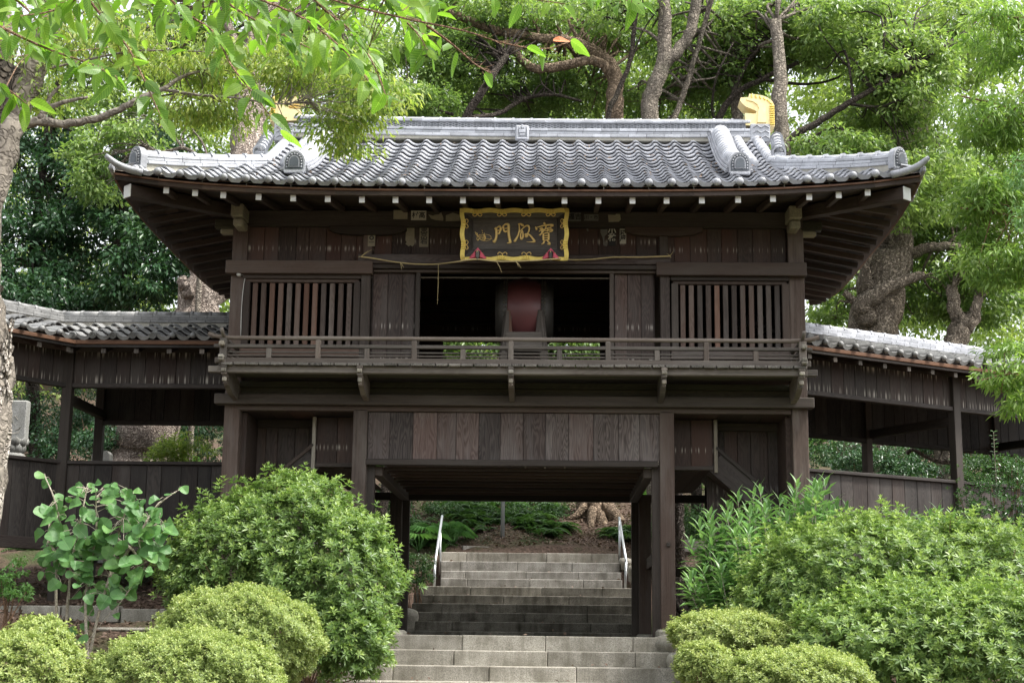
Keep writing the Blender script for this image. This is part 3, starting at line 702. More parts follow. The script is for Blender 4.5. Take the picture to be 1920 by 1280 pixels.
# roof decks (under the tiles)
def fdeck(u, v):
    s = v*3.1; hw = 4.74-min(s, 1.38); x = -hw+2*hw*u; return (x, -1.29+s, zs(x, s)-.02)
sheet('roof_deck', M['mortar'], fdeck, 30, 12, .03)
def bdeck(u, v):
    s = v*3.1; hw = 4.74-min(s, 1.38); x = hw-2*hw*u; return (x, 4.89-s, zs(x, s)-.02)
sheet('roof_deck', M['mortar'], bdeck, 20, 10, .03)
for sx in (-1, 1):
    def sdeck(u, v):
        t = v*1.38; y0 = -1.29+t; y1 = 4.89-t; y = (y0+(y1-y0)*u) if sx > 0 else (y1-(y1-y0)*u)
        return (sx*(4.74-t), y, 5.125+.42*t+.028*t*t+liftS(y)*max(0, 1-t/1.8))
    sheet('side_roof_deck', M['mortar'], sdeck, 14, 6, .03)
    gp = [(-.0, 0)]
    MB().prism([(.0, 5.55), (3.3, 5.55), (1.8, 6.70), (1.5, 6.70)], -.02, .02, lambda v: (sx*3.25+v[1], v[0], v[2])).build('gable_board', M['wall'], G)

# ---- tiles
TP = .2615
PROF = [(-.038, .016), (-.022, .040), (.004, .050), (.034, .040), (.068, .012), (.105, -.010), (.145, -.017), (.185, -.010), (.222, .012)]
def tile_mesh(name, drop, length=.285, mat=None):
    V = []; F = []; n = len(PROF)
    for (x, h) in PROF: V.append((x, 0, h+.036))
    for (x, h) in PROF: V.append((x, length, h-.004))
    for i, (x, h) in enumerate(PROF):
        V.append((x, 0, h+.036-(.018 if drop == 0 else drop*(.55+.45*math.sin(math.pi*max(0, (x+.02))/.26)))))
    for i in range(n-1):
        F.append((i, i+1, n+i+1, n+i)); F.append((2*n+i, 2*n+i+1, i+1, i))
    F.append((0, n, 2*n)); F.append((n-1, 3*n-1, 2*n-1))
    me = bpy.data.meshes.new(name); me.from_pydata(V, [], F); me.materials.append(mat); me.update(); return me, np.array(V), F
def knob_mesh(name, mat, r=.046):
    b = MB(); b.lathe([(r, .0), (r, .02), (r*.85, .034), (r*.5, .047), (.0, .052)], 12, (0, 0, 0), 1)
    b.v = [(x, -abs(y), z) for x, y, z in b.v]
    me, _ = b.mesh(name, mat, True, False); return me
T_ME, T_V, T_F = tile_mesh('roof_tile', 0, .285, M['tile'])
E_ME, _, _ = tile_mesh('eave_tile', .062, .285, M['tile'])
K_ME = knob_mesh('end_knob', M['tile'])
def tile_matrix(p, dydx, slope):
    X = Vector((1, 0, dydx)).normalized(); Y = Vector((0, math.cos(slope), math.sin(slope))); Z = X.cross(Y).normalized(); Y = Z.cross(X)
    m = Matrix((X, Y, Z)).transposed().to_4x4(); m.translation = p; return m
def join_stuff(name, mat, items, parent, V0, F0):
    V = []; F = []
    for m_ in items:
        k = len(V); V += [tuple(m_ @ Vector(v)) for v in V0]; F += [tuple(i+k for i in f) for f in F0]
    me = bpy.data.meshes.new(name); me.from_pydata(V, [], F); me.materials.append(mat)
    return prop(link(name, me, parent), kind='stuff')
rows = []
DS = .218
for k in range(35):
    x = -4.445+TP*k
    smax = 3.0 if (-3.35 < x < 3.2) else (4.66-max(abs(x-.04), abs(x+.22)))
    j = 0
    while j*DS < smax-.02:
        s = j*DS; z = zs(x, s); sl = math.atan((zs(x, s+.1)-z)/.1); dx = (zs(x+.05, s)-zs(x-.05, s))/.1
        jit = random.uniform(-.0025, .0025)
        rows.append((j, k, tile_matrix(Vector((x+jit, -1.30+s, z+.004+jit)), dx, sl))); j += 1
rows.sort(key=lambda r: r[0])
cnt = 0; rest = []
for j, k, m_ in rows:
    if j == 0:
        o = link('eave_tile', E_ME, G, mw=m_); c = link('end_knob', K_ME, o, loc=(0, -.006, .030))
    elif cnt < 265: link('roof_tile', T_ME, G, mw=m_); cnt += 1
    else: rest.append(m_)
join_stuff('upper_roof_tiles', M['tile'], rest, G, T_V, T_F)
back = []
RZ = Matrix.Rotation(math.pi, 4, 'Z')
for j, k, m_ in rows: back.append(Matrix.Translation((0, 3.6, 0)) @ RZ @ m_)
join_stuff('rear_roof_tiles', M['tile'], back, G, T_V, T_F)
for sx in (-1, 1):
    its = []; en = []
    for k in range(24):
        y = -1.24+.26*k+(.18 if sx < 0 else 0); j = 0; ylo, yhi = (y-.04, y+.22) if sx > 0 else (y-.22, y+.04)
        while j*DS < 1.3:
            t = j*DS
            if max(1.8-ylo, yhi-1.8) > 3.10-t-(.12 if j else 0): break
            f = lambda t_, y_: 5.145+.42*t_+.028*t_*t_+liftS(y_)*max(0, 1-t_/1.8)
            z = f(t, y); sl = math.atan((f(t+.1, y)-z)/.1); dx = (f(t, y+.05)-f(t, y-.05))/.1
            m0 = tile_matrix(Vector((0, 0, 0)), dx*sx, sl)
            rot = Matrix.Rotation(R(90*sx), 4, 'Z'); mm = rot @ m0; mm.translation = Vector((sx*(4.76-t), y, z+.004))
            its.append(mm); j += 1
    join_stuff('side_roof_tiles', M['tile'], its, G, T_V, T_F)
# corner horns
for sx in (-1, 1):
    MB().tube(smoothpath([(sx*4.36, -1.33, 5.27), (sx*4.52, -1.36, 5.305), (sx*4.66, -1.40, 5.36), (sx*4.775, -1.43, 5.45)], 3), [.05, .05, .05, .05, .048, .046, .044, .042, .036, .028], 10, flat=.9).build('corner_horn_tile', M['tile'], G, smooth=True)
    for i in range(5):
        MB().bar((sx*(4.73+.005*i), -1.36+.16*i, 5.34-.03*i), (sx*(4.73+.005*i), -1.22+.16*i, 5.315-.03*i), .05, .07, .01).build('corner_edge_tile', M['tile'], G)

def run_ridge(parent, pts, courses, ch, wd, blen, caprad, mat, ringgap=.24, seed=0, capn='ridge_cap_tile'):
    """a tiled ridge following pts: courses of flat ridge tiles, each tile a brick of its own, and round cap tiles on top"""
    P = smoothpath(pts, 8); D = [0]
    for a, b in zip(P, P[1:]): D.append(D[-1]+(b-a).length)
    def loc(d):
        d = max(0, min(D[-1]-1e-4, d)); i = max(j for j in range(len(P)-1) if D[j] <= d); return P[i].lerp(P[i+1], (d-D[i])/(D[i+1]-D[i]))
    r = random.Random(seed)
    for c in range(courses):
        d = -r.random()*blen; w_ = wd*(1-.05*(c % 2))
        while d < D[-1]:
            a = max(0, d); b = min(D[-1], d+blen)
            if b-a > .03:
                A, B = loc(a+.001), loc(b-.002); up = Vector((0, 0, ch*(c+.5)))
                MB().bar(A+up, B+up, w_, ch*.9, .004).build('ridge_tile', mat, parent)
            d += blen
    top = Vector((0, 0, ch*courses))
    d = 0
    while d < D[-1]-.02:
        A, B = loc(d)+top, loc(min(D[-1], d+ringgap))+top
        o = MB().tube([A, A.lerp(B, .5), B], [caprad, caprad, caprad*.98], 10).build(capn, mat, parent, smooth=True)
        rg = MB().tube([A, A+(B-A)*.13], [caprad*1.32, caprad*1.25], 10).build('cap_collar', mat, o, smooth=False); rg.location = Vector(rg.location)-Vector(o.location)
        d += ringgap
# main ridge
tilt = lambda x: 6.70-.009*x+.0045*x*x*.6
def rp(x, dz=0): return (x, 1.75, tilt(x)+dz)
xsr = [-3.15, -2, -1, 0, 1, 2, 3.15]
def ridge_courses(z0, c, seed):
    r = random.Random(seed); ch = .042
    for k in range(c):
        x = -3.15-r.random()*.2
        while x < 3.15:
            a, b = max(-3.15, x), min(3.15, x+.245)
            if b-a > .04: MB().bar(rp(a+.001, z0+ch*(k+.5)), rp(b-.0015, z0+ch*(k+.5)), .30-.02*(k % 2), ch*.9, .004).build('ridge_tile', M['ridge'], G)
            x += .245
MB().bar(rp(-3.15, .02), rp(3.15, .02), .24, .10).build('ridge_mortar', M['mortar'], G)
ridge_courses(.03, 3, 1); ridge_courses(.235, 1, 2)
MB().bar(rp(-3.1, .196), rp(3.1, .196), .16, .09).build('ridge_core', M['tiledark'], G)
b = MB()
for row in range(3):
    for ph in (0, 1):
        pts = [(x, 1.75-.112, tilt(x)+.172+row*.026+.013*math.sin(x*math.pi/.085+ph*math.pi)) for x in np.arange(-3.1, 3.1, .028)]
        b.tube(pts, .0052, 4)
b.build('ridge_lattice_tiles', M['ridge'], G)
d = -3.15
while d < 3.1:
    a, b2 = Vector(rp(d, .285)), Vector(rp(min(3.15, d+.252), .285))
    o = MB().tube([a, (a+b2)/2, b2], .055, 10).build('ridge_cap_tile', M['ridge'], G, smooth=True)
    rg = MB().tube([a, a+(b2-a)*.12], .064, 10).build('cap_collar', M['ridge'], o); rg.location = Vector(rg.location)-Vector(o.location)
    d += .252
# centre crest on the ridge
cx_ = at(979, 250, 1.55).x; zc_ = at(979, 250, 1.55).z
o = MB().box((cx_, 1.55, zc_), (.19, .06, .22), 2, .02).build('ridge_crest', M['ridge'], G)
for (dx, dz, sx_, sz_) in ((0, .02, .09, .05), (0, -.03, .07, .03), (-.03, .06, .02, .03), (.03, .06, .02, .03), (0, .085, .03, .05), (-.07, 0, .015, .15), (.07, 0, .015, .15), (0, -.085, .15, .02)):
    c = MB().box((cx_+dx, 1.513, zc_+dz), (sx_, .025, sz_), 0, .006).build('crest_relief', M['ridge'], o); c.location = Vector(c.location)-Vector(o.location)

def demon_tile(x, y, z, w_, h, yaw, parent, pale=False):
    """arched ridge-end tile with a beaded border"""
    o = bpy.data.objects.new('ridge_end_tile', None)
    def arch(s, lift_=0): return [(-w_/2*s, lift_), (-w_/2*s, h*.45)]+[(w_/2*s*-math.cos(t), h*.45+(h*.55*s)*math.sin(t)) for t in np.linspace(.2, math.pi-.2, 9)]+[(w_/2*s, h*.45), (w_/2*s, lift_)]
    b = MB().prism(arch(1.0), -.03, .06)
    me, c0 = b.mesh('ridge_end_tile', M['tile'], False, False)
    o = link('ridge_end_tile', me, parent, loc=(x, y, z)); o.rotation_euler = (0, 0, yaw)
    me, _ = MB().prism(arch(.84, .025), -.036, -.01).mesh('end_tile_face', M['tiledark'], False, False); link('end_tile_face', me, o)
    me, _ = MB().prism(arch(.52, .045), -.052, -.01).mesh('end_tile_panel', M['tile'], False, False); link('end_tile_panel', me, o)
    me, _ = MB().prism(arch(.42, .055), -.058, -.01).mesh('end_tile_panel', M['tiledark'], False, False); link('end_tile_panel', me, o)
    bm, _ = MB().lathe([(.013, 0), (.009, .01), (0, .014)], 7, (0, 0, 0), 1).mesh('bead', M['tile'], True, False)
    a = arch(.68, .05)
    L = sum(math.dist(p, q) for p, q in zip(a, a[1:])); nn = 13
    for i in range(nn):
        d = L*i/(nn-1); k = 0
        while k < len(a)-2 and d > math.dist(a[k], a[k+1]): d -= math.dist(a[k], a[k+1]); k += 1
        t = min(1, d/max(1e-6, math.dist(a[k], a[k+1]))); q = (a[k][0]+(a[k+1][0]-a[k][0])*t, a[k][1]+(a[k+1][1]-a[k][1])*t)
        c = link('bead', bm, o, loc=(q[0], -.036, q[1])); c.scale = (1, -1, 1)
    me, _ = MB().box((0, -.03, -.012), (w_*.92, .05, .03), 0).mesh('end_tile_foot', M['tile'], False, False); link('end_tile_foot', me, o)
    return o
for sx, px in ((-1, 552), (1, 1387)):
    p = at(px, 322 if sx > 0 else 319, -.80)
    demon_tile(p.x, p.y, p.z-.02, .255, .26, 0, G)
    # descending ridge
    pts = [(p.x, -.76, p.z+.02), (p.x+sx*.0, 0.0, zs(2.7, 1.3)+.075), (p.x+sx*.02, .8, zs(2.7, 2.1)+.09), (p.x+sx*.04, 1.6, zs(2.7, 2.95)+.10)]
    P = smoothpath(pts, 6)
    for off, up, wd in ((-.14, .0, .05), (.14, .0, .05), (-.125, .04, .045), (.125, .04, .045), (-.11, .08, .04), (.11, .08, .04)):
        for a, b2 in zip(P[::2], P[2::2]): MB().bar(a+Vector((off, 0, up)), b2+Vector((off, -.004, up)), wd, .034, .004).build('descending_ridge_tile', M['tile'], G)
    for i in range(0, len(P)-2, 1):
        a, b2 = P[i], P[i+1]
        q = Vector((0, 0, .085))
        o = MB().tube([a+q, b2+q], [.125, .118], 12).build('descending_cap_tile', M['ridge'], G, smooth=True)
    # two round verge tile rolls outside it
    for k, xo in ((0, .28), (1, .55)):
        q0 = [(p.x+sx*xo, yy, zs(p.x, yy+1.3)+.07) for yy in (.1+.22*k, .7, 1.2, 1.65)]
        P2 = smoothpath(q0, 3)
        for a, b2 in zip(P2, P2[1:]): MB().tube([a, b2], [.078, .07], 10).build('verge_roll_tile', M['ridge'], G, smooth=True)
    # corner ridge
    q = []
    for Y_, pl, pr_ in ((-1.08, 309, 311), (-.78, 313, 316), (-.42, 316, 319), (-.05, 317, 320), (.22, 316, 319)):
        x_ = 4.50-(Y_+1.08); pz = at(960+sx*x_*160, pl if sx < 0 else pr_, Y_).z; q.append((sx*x_, Y_, pz))
    for a, b2 in zip(q, q[1:]): MB().bar(Vector(a)-Vector((0, 0, .06)), Vector(b2)-Vector((0, 0, .06)), .14, .14, .004).build('corner_ridge_mortar', M['mortar'], G)
    run_ridge(G, q, 3, .042, .19, .25, .062, M['ridge'], .25, seed=5)
    pm = at(257 if sx < 0 else 1685, 313 if sx < 0 else 315, -1.08)
    demon_tile(pm.x, pm.y-.02, q[0][2]-.05, .24, .27, R(38*sx), G)
    run_ridge(G, [(sx*3.32, .25, 6.0), (sx*3.42, 1.0, 6.35), (sx*3.5, 1.62, 6.66)], 1, .06, .12, .3, .07, M['ridge'], .3, seed=8)
    # ridge end block under the gold ornament
    px0 = 1450 if sx > 0 else 514
    xe = 3.28*sx
    o = MB().box((xe, 1.75, 6.79), (.27, .30, .26), 2, .01).build('ridge_end_block', M['ridge'], G)
    for r_ in range(3):
        for c_ in range(2):
            cc = MB().tube([(xe-.10+.11*c_, 1.592, 6.71+.075*r_), (xe-.045+.11*c_, 1.592, 6.745+.075*r_), (xe+.01+.11*c_, 1.592, 6.71+.075*r_)], .009, 4).build('wave_tile', M['tile'], o); cc.location = Vector(cc.location)-Vector(o.location)
    # gold ornament
    U = .000640
    poly = [(290, 480), (300, 755), (920, 775), (918, 300), (872, 200), (765, 118), (640, 75), (500, 55), (388, 45), (385, 120), (205, 130), (185, 192), (235, 262), (300, 330), (400, 372), (500, 415), (538, 450), (515, 485), (480, 492)]
    poly = [((x-605)*U*sx+xe, (775-z)*U+6.92-.009*xe) for x, z in poly]
    g = MB().prism(poly, 1.62, 1.90).build('gold_ridge_ornament', M['gold'], G)
    inner = [(560, 470), (545, 700), (740, 700), (740, 330), (690, 260), (600, 200), (480, 170), (330, 160), (330, 190), (470, 230), (560, 300), (590, 390)]
    def sub(mb, nm, mt='gold'):
        c = mb.build(nm, M[mt], g); c.location = Vector(c.location)-Vector(g.location)
    sub(MB().prism([((x-605)*U*sx+xe, (775-z)*U+6.92-.009*xe) for x, z in inner], 1.600, 1.63), 'ornament_relief')
    for i in range(9):
        z = 6.92+(775-(330+i*50))*U-.009*xe
        sub(MB().box((xe+sx*(865-605)*U, 1.608, z), (.065, .03, .018), 0), 'ornament_fin', 'goldp')  # darker gold puts the shade of carved creases into the fins
    for i, (x, z) in enumerate([(850, 260), (790, 200), (710, 155), (620, 125), (530, 105), (440, 95)]):
        sub(MB().box(((x-605)*U*sx+xe, 1.612, (775-z)*U+6.92-.009*xe), (.02, .02, .05), 2, None, Matrix.Rotation(-sx*R(60-i*11), 3, 'Y')), 'ornament_fin', 'goldp')  # same darker gold, crease shade put into the colour

# ------------------------------------------------------------------ name plaque
def local(parent, mb, nm, mt, smooth=False):
    me, c = mb.mesh(nm, mt, smooth); return link(nm, me, parent, loc=c)
def attach(child_of, o):      # re-parent a freshly built part as a sub-part
    o.parent = child_of; o.location = Vector(o.location)-Vector(child_of.location); return o
pc = at(964.5, 441, -.50)
PQ = thing('name_plaque', 'black wooden name plaque with wavy gold frame and gold brushed characters under the eaves', 'plaque', (pc.x, pc.y, pc.z))
PQ.rotation_euler = (R(9), R(-.3), 0)
U = .000700
def S(zx, zy, y=0.0): return ((zx-950)*U, y, (515-zy)*U)
def SB(x0, y0, x1, y1, ya, yb): return ((x0+x1)/2*U-950*U, (ya+yb)/2, 515*U-(y0+y1)/2*U), (abs(x1-x0)*U, abs(yb-ya), abs(y1-y0)*U)
local(PQ, MB().box(*SB(215, 225, 1690, 750, .02, .05), 0), 'board', M['board'])
for a in ((215, 218, 1690, 238), (215, 740, 1690, 758)): local(PQ, MB().box(*SB(*a, -.0, .03), 0), 'board_moulding', M['board'])
for a in ((215, 238, 235, 740), (1670, 238, 1690, 740)): local(PQ, MB().box(*SB(*a, -.0, .03), 2), 'board_moulding', M['board'])
def quad(pts, th, nm, mt):
    vs = [Vector(p) for p in pts]; n = (vs[1]-vs[0]).cross(vs[2]-vs[0]).normalized()*th
    if n.y < 0: n = -n
    b = MB(); b.add(vs+[v+n for v in vs], [(0, 1, 2, 3), (7, 6, 5, 4), (0, 4, 5, 1), (1, 5, 6, 2), (2, 6, 7, 3), (3, 7, 4, 0)]); return local(PQ, b, nm, mt)
quad([S(90, 140, -.07), S(1810, 140, -.07), S(1690, 222, .015), S(215, 222, .015)], .012, 'sloping_panel', M['board'])
quad([S(90, 890, -.07), S(1810, 890, -.07), S(1690, 755, .015), S(215, 755, .015)], .012, 'sloping_panel', M['board'])
quad([S(90, 140, -.07), S(215, 222, .015), S(215, 755, .015), S(90, 890, -.07)], .012, 'sloping_panel', M['board'])
quad([S(1810, 140, -.07), S(1690, 222, .015), S(1690, 755, .015), S(1810, 890, -.07)], .012, 'sloping_panel', M['board'])
def strip(top, bot, nm):    # a wavy frame rail between two outlines (lists of zx,zy)
    n = len(top); V = []
    for y in (-.085, -.045):
        for p in top: V.append(S(*p, y))
        for p in bot: V.append(S(*p, y))
    k = 2*n; F = []
    for i in range(n-1):
        F += [(i, i+1, n+i+1, n+i), (k+n+i, k+n+i+1, k+i+1, k+i), (k+i, k+i+1, i+1, i), (n+i, n+i+1, k+n+i+1, k+n+i)]
    F += [(0, n, k+n, k), (n-1, k+n-1, k+2*n-1, 2*n-1)]
    b = MB(); b.add(V, F); return local(PQ, b, nm, M['goldp'])
xs_ = np.linspace(12, 1888, 57); rc = (312, 735, 1155, 1578)
wv = lambda x: 9*math.cos((x-312)/421*2*math.pi)
top_rail = strip([(x, 66+wv(x)+ (0)) for x in xs_], [(x, 142+wv(x)) for x in xs_], 'frame_rail')
bot_rail = strip([(x, 892-wv(x)*1.6) for x in np.linspace(35, 1868, 57)], [(x, 960-wv(x)*.6) for x in np.linspace(35, 1868, 57)], 'frame_rail')
ys_ = np.linspace(70, 960, 41)
hw_ = lambda y: 11*math.cos((y-320)/360*2*math.pi)
l_rail = strip([(16+hw_(y)+14*(y/960), y) for y in ys_], [(92+hw_(y)+14*(y/960), y) for y in ys_], 'frame_rail')
r_rail = strip([(1812-hw_(y)-10*(y/960), y) for y in ys_], [(1886-hw_(y)-10*(y/960), y) for y in ys_], 'frame_rail')
for rail, cs, hor in ((top_rail, rc, 1), (bot_rail, (735, 1155), 2), (l_rail, (322, 690), 0), (r_rail, (322, 690), 3)):
    for c0 in cs:
        for k in (-1.5, -.5, .5, 1.5):
            t = c0+k*38
            if hor == 1: bx = SB(t-13, 76, t+13, 158, -.1, -.05)
            elif hor == 2: bx = SB(t-13, 868+abs(k)*10, t+13, 945, -.1, -.05)
            elif hor == 0: bx = SB(32, t-12, 118, t+12, -.1, -.05)
            else: bx = SB(1782, t-12, 1868, t+12, -.1, -.05)
            attach(rail, local(PQ, MB().box(*bx, 1, .004), 'frame_rib', M['goldp']))
def scroll(cx, cy, dx, dy):
    pts = []
    b = MB()
    for s in (-1, 1):
        c = [(0, 0), (.25*s, .35), (.9*s, .62), (1.5*s, .60), (1.9*s, .30), (1.75*s, .10)]
        P = [S(cx+(p[0]*42 if dy else p[1]*62*dx), cy+(p[1]*62*dy if dy else p[0]*42), -.075+.09*p[1]*.6) for p in c]
        b.tube(smoothpath(P, 2), .0055, 5)
    local(PQ, b, 'gold_scroll', M['goldink'])
for x in rc: scroll(x, 150, 0, 1)
for x in (325, 745, 1160, 1580): scroll(x, 865, 0, -1.2)
for y in (322, 690): scroll(110, y, 1, 0); scroll(1790, y, -1, 0)
def stroke(b, pts, wds, y=.013, flat=.45):
    P = smoothpath([S(*p, y) for p in pts], 4); n = len(P); ws = np.interp(np.linspace(0, 1, n), np.linspace(0, 1, len(wds)), wds)
    b.tube(P, [max(.0022, x*U*.68) for x in ws], 7)
def glyph(strokes, nm='gold_character'):
    b = MB()
    for pts, wds in strokes: stroke(b, pts, wds)
    local(PQ, b, nm, M['goldink'], True)
glyph([([(610, 385), (635, 420), (635, 540), (615, 600), (600, 622), (578, 600)], [30, 36, 34, 34, 40, 14]),
       ([(640, 385), (690, 360), (708, 385), (700, 440), (680, 488), (655, 470)], [16, 26, 26, 24, 22, 10]), ([(640, 432), (690, 425)], [14, 18]),
       ([(700, 470), (745, 370), (790, 325), (835, 322), (850, 350), (850, 480), (870, 600), (878, 635), (820, 652)], [6, 14, 24, 32, 34, 36, 36, 34, 8]),
       ([(762, 365), (768, 430), (800, 452), (835, 425)], [20, 26, 20, 18]), ([(780, 396), (830, 390)], [14, 18])])
glyph([([(1012, 322), (1060, 318), (1095, 345), (1092, 360)], [14, 26, 36, 14]), ([(1030, 325), (1035, 420), (1010, 520), (960, 610), (945, 600)], [12, 20, 24, 34, 18]),
       ([(1010, 500), (1085, 405), (1150, 350), (1190, 352), (1207, 390), (1195, 450), (1160, 505)], [8, 14, 22, 26, 26, 20, 12]),
       ([(1095, 425), (1062, 480), (1058, 550), (1072, 580), (1098, 540), (1095, 470), (1085, 430)], [14, 20, 22, 26, 24, 20, 12]), ([(1130, 512), (1150, 500), (1170, 520), (1150, 535), (1135, 520)], [22, 34, 34, 30, 22]),
       ([(1170, 480), (1225, 520), (1280, 590), (1298, 622), (1230, 630), (1160, 628)], [16, 24, 28, 30, 10, 4])])
glyph([([(1455, 298), (1485, 322)], [30, 24]), ([(1315, 365), (1325, 395), (1340, 420)], [14, 26, 30]), ([(1340, 378), (1440, 350), (1540, 335), (1608, 335), (1612, 350), (1570, 365)], [14, 20, 24, 30, 26, 10]),
       ([(1385, 402), (1440, 385)], [16, 20]), ([(1375, 450), (1410, 425), (1450, 412), (1440, 455), (1400, 500), (1375, 510)], [12, 18, 22, 20, 22, 10]), ([(1415, 400), (1425, 470), (1390, 520)], [16, 20, 12]),
       ([(1500, 355), (1485, 400), (1450, 450)], [18, 24, 12]), ([(1480, 405), (1550, 388), (1590, 392)], [14, 20, 22]), ([(1475, 440), (1560, 425), (1605, 418), (1600, 440), (1550, 462)], [12, 20, 24, 20, 10]), ([(1535, 380), (1520, 450)], [18, 16]),
       ([(1455, 478), (1450, 540), (1452, 605)], [24, 26, 24]), ([(1455, 486), (1535, 474), (1545, 530), (1540, 604)], [14, 22, 26, 26]), ([(1460, 525), (1535, 516)], [12, 16]), ([(1460, 562), (1535, 555)], [12, 16]), ([(1455, 603), (1540, 596)], [14, 18]),
       ([(1470, 615), (1450, 650), (1418, 672)], [20, 26, 10]), ([(1520, 610), (1560, 655), (1555, 672), (1515, 665)], [16, 30, 22, 8])])
b = MB()
for pts, w_ in [([(268, 450), (285, 500), (320, 530), (340, 560), (320, 600), (300, 580), (310, 530), (350, 500)], 10), ([(285, 470), (305, 490), (300, 520)], 16), ([(340, 515), (345, 570), (390, 600), (440, 590), (450, 540), (430, 515), (380, 500), (345, 510)], 9),
                ([(360, 520), (365, 580)], 7), ([(385, 515), (390, 585)], 7), ([(410, 520), (405, 590)], 9), ([(425, 470), (430, 540), (445, 560), (420, 590)], 14), ([(380, 425), (400, 440)], 9), ([(390, 460), (400, 475)], 9),
                ([(380, 500), (460, 500), (530, 520), (545, 560), (520, 595), (450, 612), (380, 600)], 6), ([(400, 560), (480, 575), (565, 572)], 6)]:
    stroke(b, pts, [w_*.7, w_, w_*.6])
local(PQ, b, 'gold_signature', M['goldink'], True)

for i, (zx, zy) in enumerate(((325, 850), (1580, 858))):
    sd_ = 'left' if i == 0 else 'right'
    p = PQ.matrix_basis @ Vector(S(zx, zy, -.10))
    p = Matrix.Translation(PQ.location) @ PQ.rotation_euler.to_matrix().to_4x4() @ Vector(S(zx, zy, -.10))
    t = thing('cloth_hood', 'red cloth hood over a dark peg at the %s end of the plaque foot' % sd_, 'cloth hood', p, 0, 'red hoods under the plaque')
    b = MB(); s_ = U
    V = [(0, -.03, 100*s_), (-150*s_, -.005, -70*s_), (-125*s_, -.03, -100*s_), (-40*s_, -.05, -70*s_), (0, -.06, -60*s_), (40*s_, -.05, -70*s_), (125*s_, -.03, -100*s_), (150*s_, -.005, -70*s_), (-48*s_, -.045, 30*s_), (48*s_, -.045, 30*s_), (0, .01, 90*s_), (-130*s_, .02, -80*s_), (130*s_, .02, -80*s_), (-90*s_, -.035, -30*s_), (90*s_, -.035, -30*s_)]
    b.add(V, [(0, 8, 13, 1), (8, 3, 2, 13), (13, 2, 1), (0, 14, 9), (0, 7, 14), (14, 7, 6), (9, 14, 6, 5), (0, 9, 8), (10, 0, 1, 11), (0, 10, 12, 7), (10, 11, 12), (1, 2, 11), (6, 7, 12), (2, 3, 4, 5, 6, 12, 11)])
    link('cloth', b.mesh('cloth', M['cloth'], False, False)[0], t)
    link('peg', MB().box((0, -.055, -30*s_), (60*s_, .05, 130*s_), 2, .006).mesh('peg', M['board'], False, False)[0], t)
    link('peg_tip', MB().lathe([(0, -.1), (.012, -.085), (.016, -.075), (.012, -.068)], 8, (0, -.055, 0)).mesh('peg_tip', M['pale'], True, False)[0], t)
    link('gold_crest', MB().tube([(-.008, -.083, .0), (0, -.083, .016), (.009, -.083, .0), (0, -.083, -.016), (-.008, -.083, 0)], .005, 5).mesh('gold_crest', M['goldink'], True, False)[0], t)

# ------------------------------------------------------------------ paper slips with names
def text_mesh(body, size, name, vertical=False):
    cu = bpy.data.curves.new(name, 'FONT'); cu.body = '\n'.join(body) if vertical else body; cu.size = size; cu.align_x = 'CENTER'; cu.align_y = 'CENTER'; cu.extrude = .0006; cu.space_line = .82; cu.resolution_u = 2
    cu.offset = size*.022
    o = bpy.data.objects.new(name, cu); col.objects.link(o); bpy.context.view_layer.update()
    dg = bpy.context.evaluated_depsgraph_get(); me = bpy.data.meshes.new_from_object(o.evaluated_get(dg)); bpy.data.objects.remove(o); return me
def slip(x0, y0, x1, y1, Y, label, mt, body=None, vertical=True, ink='ink', poly=None, size=None, sx=1.0):
    a, c = at(x0, y0, Y), at(x1, y1, Y); ctr = (a+c)/2; wd, ht = abs(c.x-a.x), abs(a.z-c.z)
    t = thing('paper_slip', label, 'votive slip', ctr, 0, 'paper slips pasted on the gate')
    if poly: b = MB().prism([((u-.5)*wd, (.5-v)*ht) for u, v in poly], -.0012, .0012); me, _ = b.mesh('paper', M[mt], False, False)
    else: me, _ = MB().box((0, 0, 0), (wd, .0024, ht), 2, .0005).mesh('paper', M[mt], False, False)
    link('paper', me, t)
    if body:
        me = text_mesh(body, size or (wd*.8 if vertical else ht*.72), 'lettering', vertical); me.materials.clear(); me.materials.append(M[ink])
        o = link('lettering', me, t, loc=(0, -.0022, 0)); o.rotation_euler = (R(90), 0, 0); o.scale = (sx, 1, 1)
    return t
YB, YW = -.02, .07
slip(738, 394, 764, 411, YB, 'brownish blank slip leftmost in the upper row beside the gold plaque', 'paper', None)
slip(771, 395, 799, 413, YB, 'white slip with two bold black characters in the upper row left of the plaque', 'paperw', '村髙', False, 'ink', None, .085, 1.0)
slip(803, 398, 831, 414, YB, 'torn triangular scrap of paper right of the bold black lettered slip', 'paper', None, poly=[(0, .25), (.3, .4), (.45, .3), (.7, .25), (.85, 0), (1, .6), (1, 1), (.5, .92), (.2, .75)])
slip(836, 399, 862, 415, YB, 'pale torn slip partly behind the left edge of the gold frame', 'paper', None, poly=[(0, .3), (.5, 0), (1, .25), (1, .95), (0, 1)])
slip(690.5, 431, 703, 462, .02, 'narrow slip with round seal pasted on the left inner post', 'paper', '二◎一', True, 'inkg')
slip(761, 421, 777, 462, YW, 'blank vertical slip with torn foot left of the plaque', 'paper', None, poly=[(.05, 0), (.95, 0), (1, .9), (.8, 1), (.55, .95), (.35, 1), (0, .88), (.15, .82), (0, .72)])
slip(787, 420, 803, 463, YW, 'grey vertical slip with faint writing nearest left of the plaque', 'paper', '東京岩', True, 'inkg')
slip(1066, 399, 1089, 415, YB, 'dark slip with thick faint characters right at the plaque edge', 'paperg', '福吉', False, 'ink', None, .085)
slip(1095, 402, 1122, 414, YB, 'wide slip with small plain characters second right of the plaque', 'paperg', '川・市', False, 'ink', None, .06)
